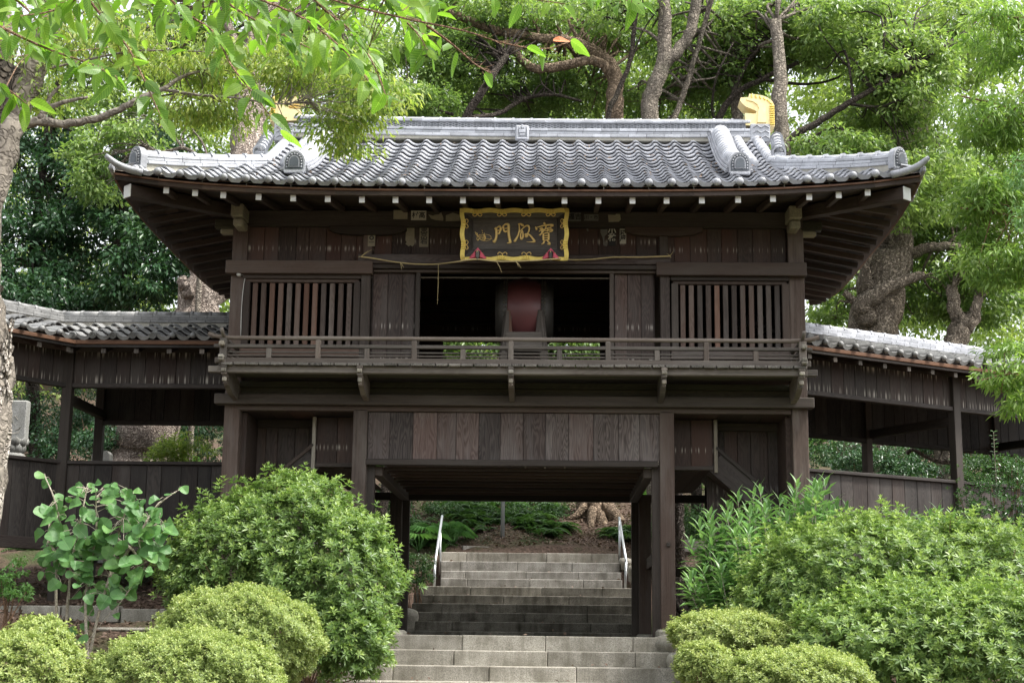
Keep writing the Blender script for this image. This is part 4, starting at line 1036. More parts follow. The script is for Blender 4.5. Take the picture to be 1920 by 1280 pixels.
slip(1140, 401, 1164, 416.5, YB, 'ragged brown slip rightmost in the upper row', 'paper', None, poly=[(0, .1), (.55, .15), (.65, 0), (.95, .05), (1, .7), (.85, .95), (.05, 1)])
slip(1126, 430, 1139, 462, YW, 'torn faded remains of a slip left of the pale cut-out characters', 'paperg', None, poly=[(0, 0), (1, 0), (1, .25), (.6, .4), (.55, .7), (1, .8), (.9, 1), (.5, .95), (.3, .5), (0, .2)])
slip(1141, 419, 1154, 461, YW, 'black slip with two pale characters right of the plaque', 'ink', '小林', True, 'paperw', None, .105)
slip(1162, 421, 1174, 457, YW, 'framed vertical slip with dark characters furthest right', 'paperw', '二松屋', True, 'ink', None, .078)
slip(1098, 422, 1105, 434, YW, 'tiny torn scrap of paper under the upper row right of the plaque', 'paperg', None, poly=[(0, .1), (.5, 0), (1, .4), (.7, .6), (.8, 1), (.4, .9)])

# ------------------------------------------------------------------ straw rope
ra = [at(x, y, -.62 if 850 < x < 1075 else -.14) for x, y in [(677, 481), (700, 484), (740, 491), (780, 495), (822, 495), (862, 490), (890, 486), (930, 490), (965, 490), (1010, 488), (1045, 485), (1075, 487), (1110, 486), (1150, 482), (1200, 482), (1256, 480)]]
t = thing('straw_rope', 'thin straw rope sagging across the lintel and the foot of the plaque', 'rope', ra[0])
b = MB(); b.tube([p-ra[0] for p in smoothpath(ra, 3)], .0085, 6, noise=.12); link('rope', b.mesh('rope', M['rope'], False, False)[0], t)
def tails(nm, px, py, Y, ends):
    b = MB(); a = at(px, py, Y)-ra[0]
    for ex, ey in ends: e = at(ex, ey, Y-.01)-ra[0]; b.tube([a, a.lerp(e, .5)+Vector((.005, -.01, .003)), e], [.004, .0035, .002], 4)
    link(nm, b.mesh(nm, M['rope'], False, False)[0], t)
tails('rope_end', 677, 481, -.15, [(697, 468), (690, 470), (672, 482)]); tails('straw_tuft', 750, 492, -.15, [(757, 502), (753, 506)])
tails('straw_tuft', 930, 489, -.63, [(941, 511)]); tails('straw_tuft', 967, 490, -.63, [(977, 503), (972, 500)]); tails('rope_end', 1256, 480, -.15, [(1262, 472), (1258, 484), (1250, 476)])
tails('hanging_straw', 822, 495, -.16, [(820, 570)])
# ------------------------------------------------------------------ drum and stand
dcx = at(984, 585, 1.0).x
D_ = thing('temple_drum', 'large red-lacquered barrel drum lying in the dark opening of the upper floor', 'drum', (dcx, 1.0, 3.64))
prof = [(.36, -.31), (.40, -.26), (.445, -.14), (.468, 0), (.445, .14), (.40, .26), (.36, .31)]
link('barrel', MB().lathe(prof, 32, (0, 0, .47), 0).mesh('barrel', M['skin'], True, False)[0], D_)
for sx in (-1, 1):
    link('drum_head', MB().lathe([(.0, sx*.375), (.36, sx*.372), (.405, sx*.30), (.428, sx*.215)][::(1 if sx > 0 else -1)], 32, (0, 0, .47), 0).mesh('drum_head', M['hide'], True, False)[0], D_)
    b = MB()
    for row in range(2):
        for k in range(48):
            a = 2*math.pi*k/48; r = .418+.012*row; xx = sx*(.262-.035*row)
            b.lathe([(.011, 0), (.008, .008), (0, .011)], 6, (0, 0, 0)); n0 = len(b.v)-18
            for q in range(n0, len(b.v)):
                vx, vy, vz = b.v[q]; rr = r+vz; b.v[q] = (xx+vx, rr*math.cos(a)-vy*math.sin(a), .47+rr*math.sin(a)+vy*math.cos(a))
    prop(link('drum_studs', b.mesh('drum_studs', M['stud'], False, False)[0], D_), kind='stuff')
T_ = thing('drum_stand', 'weathered wooden stand with upright cheeks holding the red drum', 'drum stand', (dcx, 1.0, 3.1))
for sx in (-1, 1):
    for y in (-.42, .42):
        a = Vector((sx*.30, y*1.1, 0)); c = Vector((sx*.20, y*.95, .95))
        link('upright', MB().bar(a, c, .07, .09).mesh('upright', M['rail'], False, False)[0], T_)
        link('cheek', MB().bar(c+Vector((-sx*.03, 0, -.28)), c+Vector((-sx*.0, 0, .02)), .07, .05).mesh('cheek', M['lattice'], False, False)[0], T_)
for y in (-.45, .45): link('stretcher', MB().box((0, y, .55), (.46, .05, .25), 0).mesh('stretcher', M['rail'], False, False)[0], T_)
# lamp sensor and cable on the left post
p = at(449.5, 514.5, .0)
t = thing('wall_sensor', 'small pale plastic sensor box with hanging cable on the left corner post', 'sensor', p)
link('housing', MB().box((0, -.045, 0), (.05, .07, .07), 2, .012).mesh('housing', M['plastic'], False, False)[0], t)
link('mount', MB().box((0, -.01, .03), (.03, .03, .05), 2, .004).mesh('mount', M['plastic'], False, False)[0], t)
link('cable', MB().tube(smoothpath([(.03, -.03, -.01), (.075, -.02, -.02), (.06, -.012, -.12), (.045, -.01, -.4), (.05, -.01, -.78)], 3), .005, 5).mesh('cable', M['plastic'], True, False)[0], t)

# ------------------------------------------------------------------ stone stairs
def stair(name, label, steps, mat, depth, blk, seed):
    """steps: list of (front y, top z, x0, x1, riser)"""
    t = thing(name, label, 'staircase', (0, steps[0][0], steps[-1][1]-.2)); r = random.Random(seed)
    for (y, z, x0, x1, h) in steps:
        x = x0+ r.uniform(.3, 1)*blk; e = [x0]
        while x < x1-.25: e.append(x); x += blk*r.uniform(.9, 1.1)
        e.append(x1)
        for a, b2 in zip(e, e[1:]):
            o = MB().box(((a+b2)/2, y+depth/2+r.uniform(-.004, .004), z-h/2-.02+r.uniform(-.002, .002)), (b2-a-.006, depth, h+.04), 0, .008).build('block', mat, t, base=t.location)
    return t
st1 = []
for i in range(8): st1.append((-.55-.32*i, -.165*i, -2.0-.03*i, 1.905+.045*i, .165))
stair('stone_stairs', 'lower flight of pale granite steps climbing to the gate between azaleas', st1, M['stone'], .40, .98, 3)
t = thing('gate_pavement', 'stone paving slabs on the floor of the gate passage', 'pavement', (0, 1.8, -.1))
for j in range(4):
    for i in range(4):
        MB().box((-1.95+.97*(i+.5), -.13+1.07*(j+.5)+.0, -.055+.0), (.965, 1.06, .10), 0, .008).build('slab', M['stone2'], t, base=t.location)
st2 = []
for i, py in enumerate((1184, 1166, 1149, 1132, 1116, 1100)):
    y = 4.25+.33*i; st2.append((y, at(980, py, y).z, at([762, 765, 768, 772, 775, 780][i], py, y).x, at([1202, 1199, 1197, 1195, 1193, 1191][i], py, y).x, .15))
stair('stone_stairs', 'dark granite steps just behind the gate passage', st2, M['stone2'], .42, 1.05, 5)
zl = st2[-1][1]
t = thing('upper_landing', 'stone landing between the dark steps and the railed steps', 'landing', (0, 6.4, zl-.1))
for i in range(4): MB().box((-1.62+.83*(i+.5), 6.65, zl-.062), (.825, .85, .12), 0, .008).build('slab', M['stone3'], t, base=t.location)
st3 = []
for i, py in enumerate((1085, 1071, 1053)):
    y = 6.9+.30*i; st3.append((y, at(980, py, y).z, at(826, py, y).x, at(1167-i*2, py, y).x, .17))
stair('stone_stairs', 'upper flight of grey granite steps between the two steel handrails', st3, M['stone3'], .40, .95, 8)
y = 7.8; zt = at(980, 1036, y).z
stair('stone_kerb', 'row of five pale granite kerb blocks closing the top of the railed steps', [(y, zt, at(826, 1036, y).x, at(1159, 1036, y).x, .14)], M['stone'], .5, .72, 9)['category'] = 'kerb'
t = thing('concrete_kerb', 'low sloping concrete kerb running behind the top step', 'kerb', (0, 8.6, zt))
a, b2 = at(866, 1024, 8.6), at(1185, 1036, 9.6)
MB().bar(a-Vector((0, 0, .10)), b2-Vector((0, 0, .10)), .16, .22).build('kerb', M['stone3'], t, base=t.location)
# handrails
for sx, pts, posts, lab in ((-1, [(815.5, 1056, 6.2), (829, 967, 8.3)], [(814, 1100, 815.5, 1056, 6.2), (825, 1072, 825.5, 998, 7.6)], 'left steel tube handrail beside the palm at the upper steps'), (1, [(1174, 1052, 6.2), (1161, 970, 8.3)], [(1172, 1106, 1174, 1052, 6.2), (1162, 1068, 1161.5, 975, 7.9)], 'right steel tube handrail beside the tree roots at the upper steps')):
    a = at(*pts[0]); e = at(*pts[1]); t = thing('handrail', lab, 'handrail', at(posts[0][0], posts[0][1], posts[0][4]), 0, 'handrails of the upper steps')
    MB().tube([a, e], .022, 8).build('rail_tube', M['steel'], t, True, base=t.location)
    for x0, y0, x1, y1, Y in posts: MB().tube([at(x0, y0+4, Y), at(x1, y1, Y)], .02, 8).build('post', M['steel'], t, True, base=t.location)
p = at(942, 1027, 9.2)
t = thing('steel_pole', 'slim grey steel pole standing on the leaf-covered slope behind the stairs', 'pole', p)
link('shaft', MB().tube([(0, 0, -.1), (0, 0, 4.2)], .038, 10).mesh('shaft', M['pole'], True, False)[0], t)
link('base_collar', MB().tube([(0, 0, -.05), (0, 0, .04)], .055, 10).mesh('base_collar', M['pole'], True, False)[0], t)
# rough stones beside stairs
for (px, py, Y, sx, sy, sz, lab) in [(768, 1150, 5.0, .30, 1.3, .34, 'rough concrete cheek stone left of the dark steps'), (1245, 1200, -.3, .30, .7, .28, 'pale rough stone at the foot of the right inner post'), (1280, 1232, -.9, .32, .5, .3, 'rounded boulder at the right edge of the lower steps'), (1195, 1065, 7.2, .35, .5, .3, 'mossy stone right of the steel handrail'), (1178, 1050, 7.6, .3, .4, .22, 'small stone by the top of the right handrail'),
                                 (735, 1185, -.2, .3, .4, .16, 'flat stone at the foot of the left inner post'), (250, 1178, -.9, .75, .5, .10, 'flat pale stone lying on the brown soil left'), (205, 985, 4.2, .5, .4, .3, 'grey stone on the slope under the left corridor')]:
    p = at(px, py, Y); r = random.Random(px)
    me = bpy.data.meshes.new('stone'); import bmesh
    bm = bmesh.new(); bmesh.ops.create_icosphere(bm, subdivisions=3, radius=1)
    for v in bm.verts:
        n_ = math.sin(v.co.x*3+px)*.10+math.sin(v.co.y*4+px*2)*.08+math.sin(v.co.z*5)*.07; q = max(abs(v.co.x), abs(v.co.y), abs(v.co.z))
        v.co = v.co*(1+n_)*(1/q)**.6; v.co = Vector((v.co.x*sx/2, v.co.y*sy/2, v.co.z*sz/2))
    bm.to_mesh(me); bm.free(); me.polygons.foreach_set('use_smooth', [True]*len(me.polygons)); me.materials.append(M['rock'])
    prop(link('boulder', me, None, loc=(p.x, p.y, p.z-sz*.3)), lab, 'stone')
# low stone border left
t = thing('stone_border', 'low border of long granite blocks under the left corridor', 'kerb', at(150, 1160, .4))
for (x0, x1, y0) in ((-30, 42, 1136), (44, 118, 1136), (120, 228, 1136), (231, 300, 1142), (302, 372, 1142)):
    a, b2 = at(x0, y0, .5), at(x1, y0, .5); MB().box(((a.x+b2.x)/2, .5, a.z-.09), (b2.x-a.x-.008, .22, .20), 0, .012).build('block', M['rock'], t, base=t.location)

# ------------------------------------------------------------------ covered corridors
KP_ME = knob_mesh('plain_end_knob', M['tile2'], .040)
def crest_knob():
    b = MB(); b.lathe([(.045, .0), (.045, .035), (.038, .035), (.036, .026), (0, .026)], 14, (0, 0, 0), 1)
    for k in range(3):
        a0 = 2.094*k; pts = [(.024*math.cos(a0+t_)*(1-t_*.3), .033, .024*math.sin(a0+t_)*(1-t_*.3)) for t_ in (0, .5, 1.0, 1.6)]
        b.tube(pts, [.008, .006, .004, .002], 5)
    b.v = [(x, -abs(y), z) for x, y, z in b.v]; return b.mesh('crest_end_knob', M['tile2'], False, False)[0]
CK_ME = crest_knob()
T2_ME, T2_V, T2_F = tile_mesh('corridor_tile', 0, .285, M['tile2']); E2_ME, _, _ = tile_mesh('corridor_eave_tile', .055, .285, M['tile2'])
def corridor(label, ox, oy, rz, u0, u1, posts, crest=None, vmax=1.6, mt='tile2', lo=None, hi=None):
    """a run of covered corridor in its own frame: u along, v across (0 = front wall)"""
    t = thing('covered_corridor', label, 'corridor', (ox, oy, 0), rz)
    L = u1-u0; um = (u0+u1)/2
    def P_(nm, mt_, c, d, ax=None): return part(nm, M[mt_], t, c, d, ax)
    planks('fascia_board', M['wallx'], t, u0, u1, 3.19, 3.62, 0, .20, .018, .002, seed=int(ox*9))
    planks('rear_fascia_board', M['dado'], t, u0, u1, 2.92, 3.62, vmax, .22, .018, .002, seed=3)
    P_('head_beam', 'dado', (um, -.01, 3.165), (L, .09, .06), 0); P_('rear_head_beam', 'dado', (um, vmax, 2.90), (L, .09, .06), 0)
    P_('rail_cap', 'dado', (um, -.01, 2.15), (L, .09, .045), 0)
    planks('dado_board', M['dado'], t, u0, u1, 1.16, 2.125, 0, .23, .02, .003, seed=int(ox*7)+2)
    P_('sill_beam', 'dado', (um, -.02, 1.085), (L, .13, .15), 0)
    planks('rear_dado_board', M['dado'], t, u0, u1, 1.16, 2.05, vmax, .25, .02, .003, seed=9); P_('rear_rail_cap', 'dado', (um, vmax, 2.07), (L, .09, .045), 0)
    P_('rear_sill_beam', 'dado', (um, vmax, 1.085), (L, .13, .15), 0)
    n = int(vmax/.2)
    for k in range(n): P_('floor_board', 'dado', (um, (k+.5)*vmax/n, 1.14), (L, vmax/n-.006, .03), 0)
    for u, low in posts:
        P_('post', 'beam', (u, -.012, (3.62+low)/2), (.13, .13, 3.62-low), 2); P_('rear_post', 'beam', (u-.05, vmax, (3.6+low+.3)/2), (.12, .12, 3.3-low), 2)
        P_('cross_beam', 'dado', (u, vmax/2, 3.0), (.09, vmax, .12), 1); P_('floor_joist', 'dado', (u, vmax/2, .98), (.10, vmax, .10), 1)
    # roof
    vr = vmax/2; ze = 3.725; zr = 4.13; run = vr+.42; sl = math.atan((zr-ze)/run)
    ea0, ri0 = lo or (u0, u0); ea1, ri1 = hi or (u1, u1); re0, re1 = 2*ri0-ea0, 2*ri1-ea1
    for side in (0, 1):
        V = []
        E0, E1 = (ea0, ea1) if side == 0 else (re0, re1)
        vs_ = -.42 if side == 0 else 2*vr+.42
        for (u, v, z) in ((E0, vs_, ze-.015), (E1, vs_, ze-.015), (ri1, vr, zr-.015), (ri0, vr, zr-.015), (E0, vs_, ze-.045), (E1, vs_, ze-.045), (ri1, vr, zr-.045), (ri0, vr, zr-.045)): V.append((u, v, z))
        F = [(0, 1, 2, 3), (7, 6, 5, 4), (0, 4, 5, 1), (1, 5, 6, 2), (3, 2, 6, 7), (0, 3, 7, 4)]
        b = MB(); b.add(V, F); b.build('roof_board', M['soffit'], t)
    P_('eave_fascia', 'fascia', ((ea0+ea1)/2, -.43, ze-.055), (ea1-ea0, .03, .05), 0); P_('lower_eave_fascia', 'dado', ((ea0+ea1)/2, -.41, ze-.10), (ea1-ea0, .03, .04), 0)
    k = u0+.12
    while k < u1:
        o = MB().bar((k, -.37, ze-.155), (k, vr, zr-.13), .06, .06).build('rafter', M['soffit'], t)
        attach(o, MB().box((k, -.378, ze-.157), (.062, .012, .062), 2, .002).build('rafter_end', M['rail'], t)); k += .43
    its = []; nr = 4; stp = run*.93/nr; ua = min(ea0, ri0); n = int((max(ea1, ri1)-ua)/TP); kc = 0
    for kk in range(n+1):
        u = ua+.05+TP*kk; kc += 1 if u >= ea0-.06 else 0
        for j in range(nr):
            f_ = j/(nr-.5)
            if u < ea0+(ri0-ea0)*f_-.06 or u > ea1+(ri1-ea1)*f_-.1: continue
            p = Vector((u+random.uniform(-.004, .004), -.44+stp*j, ze+.006+stp*j*math.tan(sl)+random.uniform(-.003, .003)))
            m_ = tile_matrix(p, random.uniform(-.01, .01), sl+random.uniform(-.01, .01))
            if j == 0:
                o = link('eave_tile', E2_ME, t, mw=m_); link('end_knob', CK_ME if crest and crest(kc) else KP_ME, o, loc=(0, -.004, .036))
            else: link('roof_tile', T2_ME, t, mw=m_)
            its.append(Matrix.Translation((0, 2*vr, 0)) @ Matrix.Scale(-1, 4, (0, 1, 0)) @ m_)
    join_stuff('rear_roof_tiles', M['tile2'], its, t, T2_V, [tuple(reversed(f)) for f in T2_F])
    P_('ridge_mortar', 'mortar', ((ri0+ri1)/2, vr, zr+.01), (ri1-ri0, .16, .08), 0); u0, u1 = ri0, ri1
    r = random.Random(int(ox*31))
    for c in range(3):
        x = u0-r.random()*.2
        while x < u1:
            a, b2 = max(u0, x), min(u1, x+.255)
            if b2-a > .03: MB().box(((a+b2)/2, vr, zr+.06+.036*c), (b2-a-.003, .21-.015*c, .033), 0, .003).build('ridge_tile', M['tile2'] if mt == 'tile2' else M['ridge2'], t)
            x += .255
    x = u0
    while x < u1-.05:
        e = min(u1, x+.255); o = MB().tube([(x, vr, zr+.165), (e, vr, zr+.165)], .05, 10).build('ridge_cap_tile', M['tile2'] if mt == 'tile2' else M['ridge2'], t, True)
        attach(o, MB().tube([(x, vr, zr+.165), (x+.035, vr, zr+.165)], .06, 10).build('cap_collar', M['tile2'] if mt == 'tile2' else M['ridge2'], t)); x += .255
    return t
corridor('left covered corridor with weathered tile roof attached square to the gate', -5.93, 1.3, 0, .0, 2.42, [(0.0, .25)], crest=lambda k: k < 6, lo=(.19, -.41))
corridor('far left covered corridor run turning towards the viewer with dark plank parapet', -5.95, 1.3, R(52), -3.4, -.02, [(-2.4, 0)], None, 1.6, hi=(-.20, .39))
corridor('right covered corridor with pale tile roof receding behind the azaleas', 3.55, 1.3, R(31), -.1, 7.2, [(2.92, .5), (5.6, .7)], None, 1.7, 'ridge')

# ------------------------------------------------------------------ trees and shrubs
def runit(n): return nrm(rs.normal(size=(n, 3)))
def clump_leaves(C, rad, per, L, W, flat=.5, droop=.45, tint=(.5, .22), shell=.35, upn=1.0):
    """leaves of sprays centred on C (n,3)"""
    n = len(C); k = n*per; ci = np.repeat(np.arange(n), per)
    q = runit(k)*(rs.uniform(shell, 1, (k, 1))**.6); R_ = rad*rs.uniform(.65, 1.25, n)[ci][:, None]
    off = q*R_*np.array([1, 1, flat]); off[:, 2] -= .25*(off[:, 0]**2+off[:, 1]**2)/np.maximum(R_[:, 0], 1e-3)
    P = C[ci]+off
    D = nrm(q*np.array([1, 1, .3])*.9+rs.normal(size=(k, 3))*.45+np.array([0, 0, -droop]))
    N = nrm(rs.normal(size=(k, 3))*.5+q*.3+np.array([0, -.15, upn]))
    t = rs.normal(tint[0], tint[1]*.8, n)[ci]+rs.normal(0, tint[1], k)+q[:, 2]*.10
    return P, D, N, L*rs.uniform(.7, 1.3, k), W*rs.uniform(.7, 1.3, k), np.clip(t, 0, 1)
def ell_pts(c, rad, n, shell=.35):
    q = runit(n)*(rs.uniform(shell**3, 1, (n, 1))**(1/3.)); return np.array(c)+q*np.array(rad)

def tree(name, label, cat, limbs, crowns, bark, leaf, L=.09, W=.04, per=90, crad=.36, group=None, tint=(.45, .2), flat=.5, droop=.45, ntwig=60, twr=.012, ground=True, seed=1, six=False, shell=.35, mindist=None, tn=9):
    """limbs: [([(px,py,Y)...], r0, r1)], the first is the trunk; crowns: [(px,py,Y, rx,ry,rz, n)]"""
    paths = []
    for pts, r0, r1 in limbs:
        P = [at(*p) if len(p) == 3 else Vector(p[:3]) for p in pts]; paths.append((P, r0, r1))
    b0 = paths[0][0][0].copy()
    if ground: b0.z = gz(b0.x, b0.y)-.15; paths[0] = ([b0]+(paths[0][0] if paths[0][0][0].z > b0.z+.3 else paths[0][0][1:]), paths[0][1], paths[0][2])
    base = (b0.x, b0.y, b0.z); t = thing(name, label, cat, base, 0, group)
    samples = []; brs = [MB() for _ in paths]; own = []
    for i, (P, r0, r1) in enumerate(paths):
        S_ = smoothpath(P, 5); n = len(S_); rad = [r0+(r1-r0)*(k/(n-1)) for k in range(n)]
        if i == 0 and ground: rad = [r*(1+.45*math.exp(-((S_[k]-S_[0]).length)/(r0*2.2))) for k, r in enumerate(rad)]
        rr = random.Random(seed*7+i)
        S2 = [p+Vector((rr.uniform(-1, 1), rr.uniform(-1, 1), rr.uniform(-1, 1)))*rad[k]*.18*(0 if k in (0, n-1) else 1) for k, p in enumerate(S_)]
        if i == 0: MB().tube(S2, rad, 14, noise=.05, seed=seed).build('trunk', M[bark], t, True, base=base)
        else: brs[i].tube(S2, rad, tn, noise=.05, seed=seed+i)
        samples += [(p.x, p.y, p.z, r) for p, r in zip(S2, rad)]; own += [i]*len(S2)
    C = []
    for (px, py, Y, rx, ry, rz, n) in crowns:
        c = at(px, py, Y); C.append(ell_pts(c, (rx, ry, rz), n, shell))
    if C:
        C = np.concatenate(C); SP = np.array(samples)
        idx = rs.choice(len(C), min(ntwig, len(C)), replace=False)
        tips = []
        for k in idx:
            c = C[k]; d = np.linalg.norm(SP[:, :3]-c, axis=1)+rs.uniform(0, .6, len(SP)); j = int(d.argmin())
            if d[j] > 4.5: continue
            a = Vector(SP[j, :3].tolist()); e = Vector(c.tolist()); m1 = a.lerp(e, .45)+Vector(rs.normal(0, .10, 3).tolist())*(e-a).length+Vector((0, 0, .06*(e-a).length)); m2 = a.lerp(e, .75)+Vector(rs.normal(0, .06, 3).tolist())*(e-a).length
            r0 = min(SP[j, 3]*.6, twr*(1+(e-a).length*.9))
            if own[j]: brs[own[j]].tube(smoothpath([a, m1, m2, e], 3), np.linspace(r0, twr*.3, 10).tolist(), 5)
            else: tw_ = MB().tube(smoothpath([a, m1, m2, e], 3), np.linspace(r0, twr*.3, 10).tolist(), 5); tw_.build('branch', M[bark], t, True, base=base)
        if group == GT: L, W, per = L*1.4, W*1.45, int(per*.72)
        leaf_obj('crown', t, base, *clump_leaves(C, crad, per, L, W, flat, droop, tint), L_[leaf], six)
    for i, br in enumerate(brs):
        if br.v: br.build('root' if ground and paths[i][0][-1].z < paths[i][0][0].z-.15 and paths[i][0][0].z < b0.z+1.6 else 'limb', M[bark], t, True, base=base)
    return t

# far wood beyond the hill: one mass
C = []
for (x0, x1, y0, y1, n) in ((-100, 500, 120, 640, 260), (500, 900, -60, 300, 190), (850, 1350, -60, 260, 250), (1300, 1700, -60, 300, 150), (1600, 2020, -60, 640, 260), (1500, 2020, 500, 900, 150), (-100, 480, 600, 900, 160)):
    for _ in range(n):
        px, py = rs.uniform(x0, x1), rs.uniform(y0, y1)
        if 640 < px < 760 and py > 260: continue
        C.append(tuple(at(px, py, rs.uniform(24, 34))))
fw = leaf_obj('distant_wood', None, (0, 0, 0), *clump_leaves(np.array(C), 1.0, 90, .22, .10, .7, .4, (.55, .2)), L_['far'])
prop(fw, 'pale green mass of distant wood glimpsed between the trees', kind='stuff')

GT = 'tall trees behind the gate'
tree('evergreen_tree', 'dark dense evergreen filling the far left edge behind the corridor roof', 'tree', [([(70, 900, 9), (60, 600, 9), (75, 350, 9), (110, 150, 9)], .16, .06)],
     [(40, 480, 8.5, 1.3, 1.2, 1.2, 85), (150, 400, 9, 1.2, 1.2, 1.3, 85), (90, 300, 9.5, 1.2, 1.2, .9, 60), (60, 560, 7.5, 1.4, .8, .5, 50), (160, 540, 8, .7, .8, .5, 26)], 'dark_bark', 'deep', .085, .038, 95, .34, GT, (.35, .17), ntwig=70)
tree('evergreen_tree', 'glossy dark evergreen between the corridor roof and the big left eave corner', 'tree', [([(238, 900, 8), (235, 560, 8), (225, 430, 8), (250, 300, 8)], .13, .05), ([(235, 450, 8), (300, 380, 8), (350, 330, 8)], .05, .02)],
     [(270, 520, 7.2, .8, .8, .55, 46), (330, 440, 7.5, .9, .9, .8, 60), (240, 390, 8, .8, .8, .9, 55), (400, 420, 8.5, .9, .9, .9, 45), (300, 300, 8.6, 1.0, .9, .6, 50)], 'dark_bark', 'deep', .08, .036, 95, .3, GT, (.5, .18), ntwig=60)
tree('camphor_tree', 'massive pale camphor trunk leaning behind the left corridor roof and ridge', 'tree', [([(262, 880, 6), (300, 760, 6), (345, 660, 6.2), (382, 560, 6.4), (420, 430, 6.6), (458, 290, 7), (470, 150, 7.4), (500, 0, 7.8), (530, -120, 8)], .50, .20), ([(352, 550, 6.0), (343, 532, 5.85), (341, 520, 5.8)], .12, .07), ([(468, 170, 7.4), (440, 80, 7), (400, -20, 7)], .11, .06), ([(490, 60, 7.6), (580, 10, 7.5), (660, -60, 7.5)], .10, .05)],
     [(430, 60, 8.5, 1.8, 1.0, .8, 95), (640, 110, 9, 1.2, .9, .7, 60), (240, 90, 9, 1.6, 1.0, .8, 80), (300, 230, 10, 1.0, .9, .5, 30), (140, 170, 10, 1.0, .9, .7, 26)], 'pale_bark', 'camphor', .085, .036, 85, .34, GT, (.6, .2), ntwig=70, seed=3)
tree('leaning_tree', 'dark leaning trunk with layered fine foliage just above the ridge left of centre', 'tree', [([(710, 1000, 8), (760, 700, 8), (830, 350, 8), (872, 225, 8), (905, 170, 8), (935, 125, 8.2), (950, 105, 8.3)], .10, .06), ([(905, 168, 8), (918, 145, 7.8), (915, 135, 7.7)], .04, .035), ([(874, 222, 8), (935, 213, 8.6), (985, 185, 8.8), (1040, 178, 8.6), (1090, 190, 8.5)], .05, .025), ([(850, 215, 8), (780, 195, 8), (740, 190, 8)], .03, .012)],
     [(770, 195, 8.3, .9, .8, .35, 60), (860, 150, 9, 1.0, .8, .5, 60), (990, 150, 9.5, .9, .8, .5, 55), (820, 95, 9, .9, .8, .5, 55), (930, 60, 9.5, 1.0, .8, .5, 45), (960, 205, 10, 1.2, .8, .3, 40)], 'dark_bark', 'camphor', .06, .024, 130, .32, GT, (.42, .22), .3, .25, ntwig=90, seed=4)
tree('limbed_tree', 'tree with thick exposed roots behind the stairs and a sinuous limb above the ridge centre', 'tree', [([(1130, 1038, 11.5), (1122, 1000, 11.5), (1112, 930, 11.5), (1115, 800, 11.2), (1130, 600, 10.5), (1146, 400, 9.8), (1150, 230, 9), (1152, 150, 9), (1130, 110, 9), (1100, 90, 9), (1050, 75, 9)], .27, .11),
     ([(1112, 940, 11.3), (1128, 985, 11.0), (1140, 1020, 10.7), (1146, 1045, 10.5)], .16, .06), ([(1125, 935, 11.4), (1158, 975, 11.1), (1178, 1010, 10.8), (1192, 1040, 10.6)], .17, .06), ([(1100, 940, 11.3), (1085, 962, 11.1), (1062, 975, 11)], .10, .04), ([(1112, 955, 11.1), (1108, 985, 10.8), (1108, 1010, 10.6)], .10, .05), ([(1150, 145, 9), (1118, 115, 8.8), (1060, 122, 8.7), (1000, 128, 8.7), (972, 105, 8.8), (962, 85, 9)], .10, .075), ([(1060, 78, 9), (1010, 70, 9), (940, 60, 8.8), (880, 38, 8.7), (840, 20, 8.6), (790, -20, 8.6)], .10, .06), ([(1010, 70, 9), (1003, 45, 9), (960, 30, 9)], .03, .015)],
     [(1080, 40, 9.8, 1.2, .9, .5, 60), (1100, 160, 10, .9, .8, .5, 45), (900, 20, 9, 1.2, .9, .4, 50), (1180, 60, 10.5, 1.0, .9, .7, 45), (1030, 200, 11, 1.0, .9, .3, 30)], 'root_bark', 'camphor', .08, .034, 85, .32, GT, (.6, .22), ntwig=80, seed=5)
tree('thin_tree', 'slender dark stem rising left of the forked grey trunk above the ridge', 'tree', [([(1240, 900, 8), (1225, 600, 8), (1150, 330, 8), (1140, 225, 8), (1158, 175, 8), (1180, 120, 8), (1188, 60, 8), (1198, -20, 8)], .055, .04), ([(1180, 125, 8), (1205, 60, 8), (1240, 10, 8)], .02, .012)],
     [(1160, 20, 8.4, .9, .8, .4, 26)], 'dark_bark', 'camphor', .075, .032, 80, .28, GT, (.5, .2), ntwig=20, seed=6)
tree('forked_tree', 'stout pale grey trunk that forks above the ridge right of centre', 'tree', [([(1232, 900, 8), (1222, 500, 8), (1218, 225, 8), (1232, 150, 8), (1246, 110, 8), (1246, 50, 8), (1244, -40, 8)], .20, .11), ([(1238, 135, 8), (1270, 95, 8), (1295, 60, 8), (1303, 10, 8), (1310, -50, 8)], .12, .09), ([(1222, 330, 8), (1262, 230, 8.4), (1285, 165, 8.4), (1305, 100, 8.3), (1325, 30, 8.2), (1345, -40, 8)], .06, .045), ([(1246, 90, 8), (1215, 60, 8), (1170, 50, 8)], .035, .02)],
     [(1290, 60, 9.5, 1.0, .9, .8, 50), (1340, 160, 9.5, .9, .9, .6, 60), (1220, 190, 10, .8, .8, .4, 30)], 'grey_bark', 'camphor', .08, .034, 85, .32, GT, (.5, .2), ntwig=60, seed=7)
